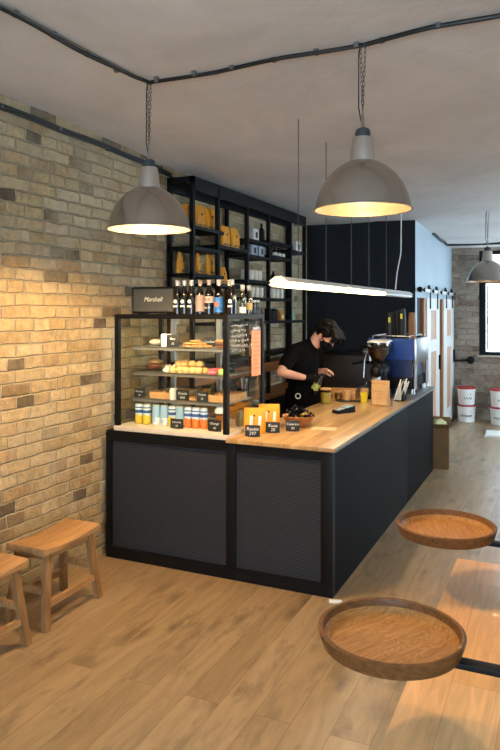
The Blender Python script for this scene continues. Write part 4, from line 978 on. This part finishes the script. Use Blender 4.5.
# ------------------------------------------------------------------ pendant lamps
def chain_links(b, p0, p1, n, r=.006, w=.0016):
    p0 = Vector(p0); p1 = Vector(p1); d = (p1-p0); L_ = d.length/n; t_ = d.normalized(); u = t_.orthogonal().normalized(); v = t_.cross(u)
    for i in range(n):
        c = p0+t_*(L_*(i+.5)); a = u if i % 2 else v
        pts = [c+t_*(L_*.62*math.sin(q))+a*(r*math.cos(q)) for q in [2*PI*k/8 for k in range(9)]]
        b.tube(pts, w, 4, caps=False)
def pendant(name, label, x, y, zrim, power, dropz):
    t = thing(name, label, 'pendant lamp', (x, y, zrim), 0, 'metal pendant lamps')
    prof = [(.056, .222), (.082, .212), (.118, .19), (.158, .152), (.188, .108), (.208, .06), (.2185, .018), (.2215, .006), (.2285, .0), (.2285, -.004), (.222, -.003)]
    b = MB(); b.lathe(prof, seg=56); b.build('lamp_shade', m_lamp, t)
    b = MB(); b.lathe([(.2195, -.003), (.2185, .006), (.2145, .02), (.204, .06), (.184, .106), (.154, .149), (.115, .186), (.08, .208), (0, .21)], seg=56); b.build('shade_lining', m_lampin, t)
    b = MB(); b.lathe([(.06, .219), (.0575, .235), (.0475, .325), (.044, .331), (.0, .331)], seg=36); b.build('lamp_neck', m_lampneck, t)
    b = MB(); b.lathe([(.034, .331), (.036, .352), (.03, .368), (.02, .374), (0, .374)], seg=24); b.build('socket_cap', m_socket, t)
    b = MB(); b.lathe([(.008, .372), (.008, .42), (.0055, .425), (.0055, .445), (0, .445)], seg=10); b.tube([(.0, -.012, .455), (0, 0, .442), (0, .012, .455), (0, 0, .468), (0, -.012, .455)], .0025, 6); b.build('hook', m_steel, t)
    b = MB(); top = dropz-zrim
    n = int((top-.47)/.021)
    chain_links(b, (0, 0, .46), (-.012, .004, top-.012), n); chain_links(b, (0, 0, .46), (.014, -.004, top-.012), n)
    b.build('chain', m_chain, t)
    b = MB(); b.tube([(0, 0, .37), (-.02, .004, .47), (-.02, .006, top-.05), (-.01, .004, top-.004)], .003, 6); b.build('flex', m_cable, t)
    b = MB(); b.lathe([(0, .10), (.02, .104), (.029, .125), (.024, .15), (.014, .175), (.014, .2), (0, .2)], seg=20); b.build('bulb', m_bulb, t)
    ld = bpy.data.lights.new('lamp_light', 'POINT'); ld.energy = power; ld.color = (1., .65, .29); ld.shadow_soft_size = .045
    lo = bpy.data.objects.new('lamp_light', ld); COL.objects.link(lo); lo.location = (0, 0, .072); lo.parent = t
    return t
LP1 = pendant('pendant_lamp', 'metal dome pendant lamp over the brick wall side', -2.0, 3.05, 2.155, 104., zc(3.05))
pendant('pendant_lamp', 'metal dome pendant lamp hanging in the middle of the room', -.82, 3.03, 2.185, 36., zc(3.03))
pendant('pendant_lamp', 'metal dome pendant lamp near the far window', -.70, 7.75, 2.035, 8., zc(7.75))
# ceiling cables
def cable(name, label, pts, r=.011, clips=(), twin=None):
    t = thing(name, label, 'cable', (0, 0, 0)); P = []
    for i, p in enumerate(pts[:-1]):
        a = Vector(p); c = Vector(pts[i+1]); n = max(2, int((c-a).length/.09))
        for k in range(n):
            q = a.lerp(c, k/n); P.append(q+Vector((.007*math.sin((q.x+q.y)*9), .007*math.cos((q.x-q.y)*8), 0)))
    P.append(Vector(pts[-1]))
    b = MB(); b.tube(P, r, 8); b.build('cable', m_cable, t)
    if twin:
        b = MB(); b.tube([p+Vector(twin) for p in P], r*.75, 8); b.build('cable', m_cable, t)
    for q in clips:
        q = Vector(q); b = MB(); b.box(q.x, q.y, q.z+.004, .022, .022, .034, bev=.003); b.build('clip', m_clip, t)
    return t
def on_ceil(x, y, o=.016): return (x, y, zc(y)-o)
c1 = [on_ceil(-2.07, .2), on_ceil(-2.06, 2.05), on_ceil(-2.055, 2.5), on_ceil(-2.03, 2.95), on_ceil(-2.0, 3.06)]
cable('ceiling_cable', 'black cable clipped along the ceiling to the left lamp', c1, clips=[on_ceil(-2.06, 1.9+.235*i, .01) for i in range(5)])
c2 = [on_ceil(-2.0, 3.06), on_ceil(-1.6, 3.06), on_ceil(-1.2, 3.03), on_ceil(-.82, 3.03), on_ceil(-.5, 2.975), on_ceil(-.2, 2.965), on_ceil(1.5, 2.95)]
cable('ceiling_cable', 'black cable clipped across the ceiling between the two front lamps', c2, clips=[on_ceil(x, 3.045 if x < -.9 else (3.03 if x < -.7 else 2.97), .01) for x in (-1.95, -1.72, -1.5, -1.27, -1.05, -.85, -.73, -.47, -.2)])
b = MB(); b.tube([(-2.045, .2, 2.962), (-2.045, 2.05, 2.953), (-2.02, 3.0, 2.951)], .004, 6); o = b.build('ceiling_wire', m_clip); tag(o, 'thin grey wire beside the black ceiling cable', 'wire')
cw = [(-2.905, .2, 2.915), (-2.905, 2.9, 2.897), (-2.905, 3.8, 2.885), (-2.905, 4.4, 2.868), (-2.9, 4.75, 2.84)]
cable('wall_cable', 'pair of black cables clipped high along the brick wall', cw, r=.012, twin=(.012, 0, -.026), clips=[(-2.905, 2.4+.5*i, 2.897-.012*i) for i in range(4)])
cable('ceiling_cable', 'black cable across the ceiling at the far end', [(-1.52, 9.2, zc(9.2)-.012), (-1.52, 10.5, zc(10.5)-.012), (-1.2, 10.55, zc(10.55)-.012), (.9, 10.5, zc(10.5)-.012)], r=.018)

# ------------------------------------------------------------------ hanging tube lights
def tube_light(y0, y1, lit, label, hang):
    z = 1.868; x = -1.5
    t = thing('tube_light', label, 'tube light', (x, (y0+y1)/2, z), 0, 'hanging tube lights'); L2 = (y1-y0)/2
    b = MB(); out_ = [(-.06, .022), (-.022, .05), (.022, .05), (.06, .022), (.056, .02), (.02, .046), (-.02, .046), (-.056, .02)]
    b.prism(out_, 1, -L2, L2); b.build('reflector', m_white, t)
    for s_ in (-1, 1):
        b = MB(); b.prism([(-.058, .0), (-.021, .049), (.021, .049), (.058, 0), (.03, -.014), (-.03, -.014)], 1, s_*(L2+.001), s_*(L2+.004)); b.build('end_plate', m_brush, t)
    for dx in (-.022, .022):
        b = MB(); b.tube([(dx*1.5, -L2+.02, .004), (dx*1.5, L2-.02, .004)], .016, 12); b.build('tube', m_tubeglow if lit else m_white, t)
    if lit:
        ld = bpy.data.lights.new('tube_lamp', 'AREA'); ld.shape = 'RECTANGLE'; ld.size = .05; ld.size_y = 2*L2-.05; ld.energy = 7.5; ld.color = (1., .84, .62)
        lo = bpy.data.objects.new('tube_lamp', ld); COL.objects.link(lo); lo.location = (0, 0, -.016); lo.parent = t
    for hy in hang:
        b = MB(); chain_links(b, (0, hy-(y0+y1)/2, .05), (0, hy-(y0+y1)/2, zc(hy)-z), 44 if lit else 44, r=.0045, w=.0013); b.build('chain', m_chain, t)
    return t
tube_light(3.66, 4.95, True, 'lit tube light nearest the camera over the bar', (4.0, 4.56))
tube_light(5.0, 6.18, True, 'lit tube light in the middle of the row over the bar', (5.2, 5.75))
tube_light(6.22, 7.42, False, 'unlit tube light at the far end of the row', (6.4,))
b = MB(); b.tube([(-1.50, 6.8, 1.93), (-1.49, 6.83, 2.1), (-1.46, 6.87, 2.3), (-1.455, 6.86, 2.6), (-1.46, 6.88, zc(6.88)-.005)], .006, 8)
o = b.build('hanging_cord', m_white); tag(o, 'loose white cord from the ceiling to the unlit tube light', 'cord')

# ------------------------------------------------------------------ stools by the brick wall
def stool(loc, rz, label):
    t = thing('wooden_stool', label, 'stool', loc, rz, 'wooden stools')
    L_, D_, H_ = .245, .132, .44        # half length (local y), half depth (local x)
    b = MB(); rings = []; n = 14       # saddle seat: dips in the middle along its length
    for i in range(n+1):
        y = -L_+2*L_*i/n; dip = .018*(1-(y/L_)**2); zt = H_-dip; zb = H_-.036-dip*.35
        rings.append([(-D_, y, zb), (D_, y, zb), (D_, y, zt-.004), (D_-.006, y, zt), (-D_+.006, y, zt), (-D_, y, zt-.004)])
    b.loft(rings); b.build('seat', m_stool, t)
    tx, ty, bx, by = .095, .18, .13, .235
    for sx in (-1, 1):
        for sy in (-1, 1):
            b = MB(); b.bar((sx*bx, sy*by, 0.0), (sx*tx, sy*ty, H_-.035), .036, .042, bev=.002, up=(0, 1, 0)); b.build('leg', m_stoolleg, t)
    def at(z): k = z/(H_-.03); return bx+(tx-bx)*k, by+(ty-by)*k
    for sy in (-1, 1):
        x_, y_ = at(.385); b = MB(); b.bar((-x_, sy*y_, .385), (x_, sy*y_, .385), .045, .018, up=(0, 0, 1) if False else (0, 1, 0)); b.build('apron', m_stool, t)
        x_, y_ = at(.2); b = MB(); b.bar((-x_, sy*y_, .2), (x_, sy*y_, .2), .034, .02, up=(0, 1, 0)); b.build('stretcher', m_stool, t)
    for sx in (-1, 1):
        x_, y_ = at(.385); b = MB(); b.bar((sx*x_, -y_, .385), (sx*x_, y_, .385), .018, .045, up=(0, 0, 1)); b.build('apron', m_stool, t)
        x_, y_ = at(.13); b = MB(); b.bar((sx*x_, -y_, .13), (sx*x_, y_, .13), .022, .036, up=(0, 0, 1)); b.build('stretcher', m_stool, t)
    return t
st = stool((-2.625, 3.03, 0), 0.02, 'wooden saddle seat stool closest to the bar counter')
dup(st, (-2.62, 2.42, 0), -.04, 'wooden saddle seat stool cut off by the left edge')

# ------------------------------------------------------------------ bench with swivel trays
t = thing('bench', 'low orange wood bench top on black legs at the lower right', 'bench', (0, 0, 0))
HB = .45
b = MB(); b.span(-.47, .12, 1.915, 3.56, HB-.035, HB, bev=.003); b.build('bench_top', m_bench, t)
for y in (2.1, 3.38):
    b = MB(); b.span(-.40, -.36, y-.02, y+.02, 0, HB-.035); b.span(.02, .06, y-.02, y+.02, 0, HB-.035); b.span(-.36, .02, y-.02, y+.02, HB-.075, HB-.035); b.build('leg_frame', m_black, t)
def swivel_tray(x, y, z, label, rz):
    t = thing('swivel_tray', label, 'tray table', (x, y, z), 0, 'round swivel trays'); R = .223
    b = MB(); b.lathe([(0, -.012), (R-.03, -.012), (R-.012, -.006), (R, .03), (R+.002, .04), (R-.004, .044), (R-.012, .042), (R-.018, .02), (R-.032, .004), (R-.05, .0), (0, .0)], seg=72)
    for f in b.bm.faces:
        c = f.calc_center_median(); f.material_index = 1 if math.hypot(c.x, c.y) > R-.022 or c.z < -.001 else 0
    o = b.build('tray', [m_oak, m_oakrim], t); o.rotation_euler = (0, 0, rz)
    b = MB(); b.span(-.06, .62, -.022, .022, -.03, -.0125, bev=.002); b.lathe([(0, -.03), (.06, -.03), (.06, -.0125), (0, -.0125)], seg=24); b.build('arm', m_black, t)
    b = MB(); b.tube([(.64, 0, -z+.01), (.64, 0, -.0)], .022, 14); b.build('post', m_black, t)
    b = MB(); b.lathe([(0, 0), (.11, 0), (.11, .008), (.03, .014), (0, .014)], (.64, 0, -z), seg=28); b.build('base_plate', m_black, t)
    return t
swivel_tray(-.472, 2.075, .69, 'round oak tray on a black arm, the nearer and larger looking one', -.5)
swivel_tray(-.472, 3.20, .69, 'round oak tray on a black arm, the farther one', .35)

# ------------------------------------------------------------------ far end: buckets, cardboard box, papers
def bucket(loc, label, seed, mark):
    t = thing('paint_bucket', label, 'bucket', loc, 0, 'white buckets with red lids')
    b = MB(); b.lathe([(0, 0), (.115, 0), (.12, .005), (.133, .22), (.14, .225), (.14, .245), (.13, .248), (0, .248)], seg=36); b.build('pail', m_white, t)
    b = MB(); b.lathe([(.141, .242), (.146, .244), (.146, .262), (.128, .266), (.124, .26), (0, .26)], seg=36); b.build('lid', m_red, t)
    b = MB(); b.ball((.07, -.105, .17), .017, (1, .35, 1), u=10, v=8); b.build('yellow_dot', M('yellow_mark', (226, 196, 40), .5), t)
    b = MB(); pts = [(.0+.018*k, -math.sqrt(max(.0001, .128**2-(.0+.018*k)**2))-.002, .09+(.028 if k % 2 else 0)) for k in range(-4 if mark else -1, 6)]; b.tube(pts, .0055, 5); b.build('black_lettering', m_ink, t)
    return t
bx = (-1.285, -.80)
bucket((bx[0], 10.80, 0), 'white paint bucket under another, left stack by the doors', 1, True); bucket((bx[0], 10.80, .2665), 'white paint bucket on top of the left stack', 2, False)
bucket((bx[1], 10.74, 0), 'white paint bucket at the bottom of the right stack', 3, True); bucket((bx[1], 10.74, .2665), 'white paint bucket on top of the right stack', 4, False)
t = thing('cardboard_box', 'tall open cardboard box of crumpled paper at the bar end', 'cardboard box', (-1.215, 7.62, 0), .1)
b = MB(); w, d, h, q = .13, .19, .44, .004
b.span(-w, w, -d, d, 0, q); b.span(-w, w, -d, -d+q, q, h); b.span(-w, w, d-q, d, q, h); b.span(-w, -w+q, -d+q, d-q, q, h); b.span(w-q, w, -d+q, d-q, q, h)
b.build('box', m_card, t)
for pts in (((w, -d, h), (w, d, h), (w+.075, d, h+.06), (w+.075, -d, h+.06)), ((-w, -d, h), (w, -d, h), (w, -d-.05, h+.05), (-w, -d-.05, h+.05)), ((-w, d, h), (w, d, h), (w, d+.05, h+.06), (-w, d+.05, h+.06))):
    b = MB(); A = [b.bm.verts.new(p) for p in pts]; f = b.bm.faces.new(A); g = bmesh.ops.extrude_face_region(b.bm, geom=[f]); bmesh.ops.translate(b.bm, verts=[v for v in g['geom'] if isinstance(v, bmesh.types.BMVert)], vec=(0, 0, .004)); b.build('flap', m_card, t)
random.seed(4); b = MB(); q = bmesh.ops.create_icosphere(b.bm, subdivisions=3, radius=1.)
for v in b.bm.verts:
    k = random.uniform(.86, 1.08); v.co = Vector((v.co.x*.118*k, v.co.y*.17*k, .425+v.co.z*.09*k))
for v in b.bm.verts: v.co.x = max(-.122, min(.122, v.co.x)); v.co.y = max(-.18, min(.18, v.co.y))
o = b.build('crumpled_paper', M('crumpled_paper', (186, 180, 130), .8, 0, var=.45, scale=16), loc=(-1.215, 7.62, 0), rotz=.1, smooth=0); tag(o, 'crumpled yellowish packing paper filling the cardboard box', 'paper')
for i in range(3): box_obj('paper_stack', (-.77+.006*i, 9.75, .012*i), (.28, .4, .0115), m_paperw, ['white board lying lowest on the floor before the buckets', 'white board between two others on the floor', 'white board topmost of the pile on the floor'][i], 'board', 'white boards on the floor', bev=.001, rz=.05*i)
b = MB(); b.box(0, 0, .006, .075, .03, .012, rot=(0, 0, .3), bev=.002); o = b.build('door_wedge', m_white, loc=(-1.19, 3.79, 0)); tag(o, 'small white wedge on the floor at the counter corner', 'wedge')

# ------------------------------------------------------------------ the barista
person = thing('person', 'barista in black t-shirt and face mask bending over a bottle', 'person', (-2.12, 5.75, 0))
def loc_(p): return Vector(p)-Vector((-2.12, 5.75, 0))
def chain(b, pts, rad, seg=16): b.tube([loc_(p) for p in pts], rad, seg, round_=True)
def elli(b, c, r, scale, rot=None): b.ball(loc_(c), r, scale, rot, u=24, v=16)
def frame(x, z):          # rotation with local x,z axes along x (approx) and z
    z = Vector(z).normalized(); x = Vector(x); x = (x-z*x.dot(z)).normalized(); y = z.cross(x)
    return Matrix((x, y, z)).transposed().to_4x4()
HEAD = Vector((-1.895, 5.75, 1.487)); fdir = Vector((.78, -.2, -.52)).normalized(); up = Vector((.52, -.06, .85)); up = (up-fdir*up.dot(fdir)).normalized(); side = up.cross(fdir)
HR = Matrix((fdir, side, up)).transposed().to_4x4()
def H(a, s_, u): return HEAD+fdir*a+side*s_+up*u
def hand(b, wrist, d, n, thumb_side, curl, r=1., spread=.16):
    """palm from the wrist along d, fingers curling towards n; thumb on the side d x n * thumb_side"""
    d = Vector(d).normalized(); n = Vector(n); n = (n-d*n.dot(d)).normalized(); s_ = d.cross(n)*thumb_side; w = Vector(wrist)
    elli(b, w+d*.045, .045, (1.0, .24*r+.06, .85), Matrix((d, n, s_)).transposed().to_4x4())
    chain(b, [w-d*.01, w+d*.03], [.024*r, .026*r], 12)
    for i, (ln, off) in enumerate(((.072, .028), (.08, .010), (.074, -.009), (.058, -.027))):
        p = w+d*.075+s_*off; q = (d+s_*(spread*(1.2-i*.8)*.5)).normalized(); pts = [w+d*.05+s_*off*.9, p]; ang = 0
        for k, fr in enumerate((.45, .32, .23)):
            ang += curl*(.8, 1.1, .7)[k]; p = p+(q*math.cos(ang)+n*math.sin(ang))*(ln*fr); pts.append(p)
        chain(b, pts, [.0095*r, .0092*r, .0086*r, .008*r, .0068*r], 10)
    p = w+d*.02+s_*.028; pts = [w+d*.015+s_*.012, p]; q = (d*.65+s_*.6+n*.35).normalized()
    for k in range(2):
        p = p+q*.034; pts.append(p); q = (q+n*curl*.6+d*.25).normalized()
    chain(b, pts, [.013*r, .0125*r, .0105*r, .008*r], 10)
# joints
HIP = (-2.115, 5.75, .95); CH = (-2.10, 5.75, 1.24); NK = (-2.035, 5.75, 1.39)
SR, ER, WR = (-2.14, 5.58, 1.345), (-2.20, 5.43, 1.175), (-2.03, 5.60, 1.118)
SL, EL, WL = (-2.05, 5.915, 1.34), (-2.10, 6.03, 1.12), (-1.985, 5.87, 1.155)
RD, RN = (1., .25, .05), (-.2, 1., .1)
LD, LN = (.86, -.25, .2), (.1, -.5, -.85)
b = MB()
tr = frame((.75, 0, .55), (.55, 0, .8))
TR = frame((0, 1, 0), Vector(NK)-Vector(HIP))
chain(b, [HIP, (-2.12, 5.75, 1.05), (-2.115, 5.75, 1.15), CH, (-2.075, 5.75, 1.33)], [.125, .115, .12, .125, .095])
elli(b, (-2.11, 5.75, 1.25), .125, (1.3, .86, 1.35), TR)
chain(b, [SR, (-2.08, 5.75, 1.35), SL], [.06, .085, .06])
chain(b, [NK, (-2.0, 5.75, 1.42), H(-.055, 0, -.045)], [.066, .058, .056])
for s_, sh, el, wr in ((-1, SR, ER, WR), (1, SL, EL, WL)):
    chain(b, [sh, Vector(sh).lerp(Vector(el), .5), el], [.052, .047, .04]); chain(b, [el, Vector(el).lerp(Vector(wr), .35), wr], [.04, .039, .026])
    chain(b, [(HIP[0], 5.75+s_*.06, .93), (-2.13, 5.75+s_*.11, .5), (-2.17, 5.75+s_*.11, .09)], [.082, .066, .043])
    chain(b, [(-2.17, 5.75+s_*.11, .05), (-2.0, 5.75+s_*.13, .035)], [.045, .034])
# head: cranium, jaw, nose, ears, brow
elli(b, H(-.012, 0, .03), .095, (1.02, .82, .95), HR); elli(b, H(.035, 0, -.035), .068, (.9, .82, 1.05), HR); elli(b, H(.05, 0, -.085), .03, (1, 1.1, .7), HR)
elli(b, H(.093, 0, -.02), .018, (1, .7, 1.3), HR); elli(b, H(.1, 0, -.035), .012, (1, 1.2, .8), HR); elli(b, H(.08, 0, .018), .02, (.5, 2.0, .5), HR)
elli(b, H(.083, 0, -.065), .016, (.5, 1.5, .4), HR)
for s_ in (-1, 1):
    elli(b, H(-.008, s_*.083, -.012), .03, (.62, .3, 1.), HR); elli(b, H(.078, s_*.03, -.002), .013, (.6, 1.1, .8), HR)
hand(b, WR, RD, RN, -1, .75, 1.); hand(b, WL, LD, LN, 1, .45, 1.)
body = b.build('body', m_skin, person); remesh(body, .0045, 2, .5)
# hair: a loose mop falling over the forehead
b = MB(); random.seed(9)
elli(b, H(-.022, 0, .046), .101, (1.05, .9, .92), HR)
for i in range(150):
    th = random.uniform(-PI, PI); el = random.uniform(-.15, 1.5)
    v = Vector((math.cos(th)*math.cos(el), math.sin(th)*math.cos(el), math.sin(el)))
    if v.x > .55 and v.z < .15: continue
    c = HEAD+HR.to_3x3() @ Vector((-.015+v.x*.106, v.y*.092, .04+v.z*.096)); elli(b, c, random.uniform(.011, .024), (1, 1, 1))
for i in range(34):
    s_ = random.uniform(-.085, .085); c0 = H(.07, s_*.8, .1); c1 = H(.118+random.uniform(-.015, .022), s_, .06); c2 = H(.125+random.uniform(-.02, .025), s_*1.05, .025+random.uniform(-.02, .012))
    chain(b, [c0, c1, c2], [.018, .014, .006], 8)
hair = b.build('hair', m_hair, person); remesh(hair, .006, 1, .3)
# face mask with ear loops
b = MB(); elli(b, H(.05, 0, -.058), .066, (.98, .98, .86), HR)
for s_ in (-1, 1): chain(b, [H(.05, s_*.062, -.03), H(.015, s_*.082, -.008)], [.006, .005], 8); chain(b, [H(.04, s_*.06, -.08), H(.01, s_*.084, -.035)], [.006, .005], 8)
mk = b.build('face_mask', m_mask, person); remesh(mk, .005, 1)
# t-shirt with sleeves, apron, trousers, shoes, glove
b = MB()
chain(b, [(-2.115, 5.75, .93), (-2.12, 5.75, 1.05), (-2.115, 5.75, 1.15), CH, (-2.075, 5.75, 1.335)], [.138, .13, .134, .14, .108])
elli(b, (-2.11, 5.75, 1.25), .14, (1.3, .87, 1.33), TR); chain(b, [SR, (-2.08, 5.75, 1.355), SL], [.073, .094, .073])
chain(b, [(-2.055, 5.75, 1.38), (-2.035, 5.75, 1.397)], [.076, .074])
for sh, el in ((SR, ER), (SL, EL)): chain(b, [sh, Vector(sh).lerp(Vector(el), .4), Vector(sh).lerp(Vector(el), .6)], [.07, .066, .064])
sh_ = b.build('t_shirt', m_shirt, person); remesh(sh_, .007, 3)
b = MB()
for s_ in (-1, 1): chain(b, [(HIP[0], 5.75+s_*.062, .9), (-2.13, 5.75+s_*.11, .5), (-2.17, 5.75+s_*.11, .1)], [.088, .082, .064])
tr_ = b.build('trousers', M('black_trousers', (20, 20, 23), .85, 0, var=.15), person); remesh(tr_, .01, 3)
b = MB(); b.tube([loc_((-2.12, 5.75, z)) for z in (1.0, .9, .7, .5)], [.15, .158, .165, .168], 28, caps=False)
ap = b.build('apron', M('black_apron', (9, 9, 10), .9, 0, var=.15, spec=.06), person)
b = MB(); b.lathe([(.018, -.002), (.026, -.002), (.026, .002), (.018, .002)], loc_((-2.10, 5.590, .955)), rot=(PI/2, 0, .1), seg=24, close=True); b.build('printed_ring', m_chalk, ap)
for s_ in (-1, 1):
    b = MB(); chain(b, [(-2.18, 5.75+s_*.11, .055), (-2.06, 5.75+s_*.12, .05), (-1.98, 5.75+s_*.13, .042)], [.054, .048, .04]); o = b.build('shoe', m_ink, person)
    for v in o.data.vertices: v.co.z = max(v.co.z, 0)
b = MB(); hand(b, WR, RD, RN, -1, .75, 1.16); chain(b, [Vector(WR)-Vector(RD).normalized()*.035, Vector(WR)], [.034, .03], 14)
gl = b.build('glove', M('black_glove', (10, 10, 11), .7, 0, var=.1, spec=.12), person); remesh(gl, .0035, 1)
for v in body.data.vertices: v.co.z = max(v.co.z, .003)
# bottle in the hands
ba = Vector((-1.985, 5.645, .985)); bd = Vector((.5, .08, .86)).normalized()
t = thing('syrup_bottle', 'clear bottle with a green label held tilted by the barista', 'bottle', ba)
t.rotation_euler = bd.to_track_quat('Z', 'Y').to_euler()
b = MB(); b.lathe([(0, 0), (.03, 0), (.033, .005), (.033, .12), (.02, .145), (.016, .17), (.0, .17)], seg=24); b.build('glass', m_clearb, t)
b = MB(); b.lathe([(.0336, .036), (.0336, .092)], seg=24); b.build('label_band', M('green_label', (164, 172, 84), .5, 0, var=.3, scale=40), t)
b = MB(); b.lathe([(0, .17), (.018, .17), (.018, .195), (0, .197)], seg=18); b.build('cap', m_ink, t)

# ------------------------------------------------------------------ daylight
W = bpy.data.worlds.new('World'); SC.world = W; W.use_nodes = True
bg = W.node_tree.nodes['Background']; bg.inputs['Color'].default_value = (.70, .85, 1., 1); bg.inputs['Strength'].default_value = 12.
def daylight(name, loc, rot, sx, sy, e, col=(.74, .87, 1.)):
    ld = bpy.data.lights.new(name, 'AREA'); ld.shape = 'RECTANGLE'; ld.size = sx; ld.size_y = sy; ld.energy = e; ld.color = col
    o = bpy.data.objects.new(name, ld); COL.objects.link(o); o.location = loc; o.rotation_euler = rot; return o
for i, (a, c, z0, zt) in enumerate(RW):
    daylight('window_daylight', (XR+.2, (a+c)/2, (z0+zt)/2), (0, PI/2, 0), zt-z0-.1, c-a-.1, 70)
daylight('window_daylight', ((FX0+FX1)/2, YF-.2, (FZ0+FZ1)/2), (-PI/2, 0, PI), FX1-FX0-.1, FZ1-FZ0-.1, 85)
sl = bpy.data.lights.new('sky_sun', 'SUN'); sl.energy = 3.; sl.angle = .3; so = bpy.data.objects.new('sky_sun', sl); COL.objects.link(so); so.rotation_euler = (math.radians(48), 0, math.radians(6))

# ------------------------------------------------------------------ camera
cd = bpy.data.cameras.new('camera'); cam = bpy.data.objects.new('camera', cd); COL.objects.link(cam)
cam.location = (0, 0, 1.72); cam.rotation_euler = (PI/2, 0, math.atan(308/670.))
cd.sensor_fit = 'VERTICAL'; cd.sensor_height = 36.; cd.sensor_width = 24.; cd.lens = 36.*670/750
cd.shift_y = -(375-310)/750.; cd.clip_start = .05
SC.camera = cam
vs = SC.view_settings; vs.view_transform = 'Standard'; vs.look = 'None'; vs.gamma = 1.; vs.exposure = .1; vs.use_curve_mapping = False
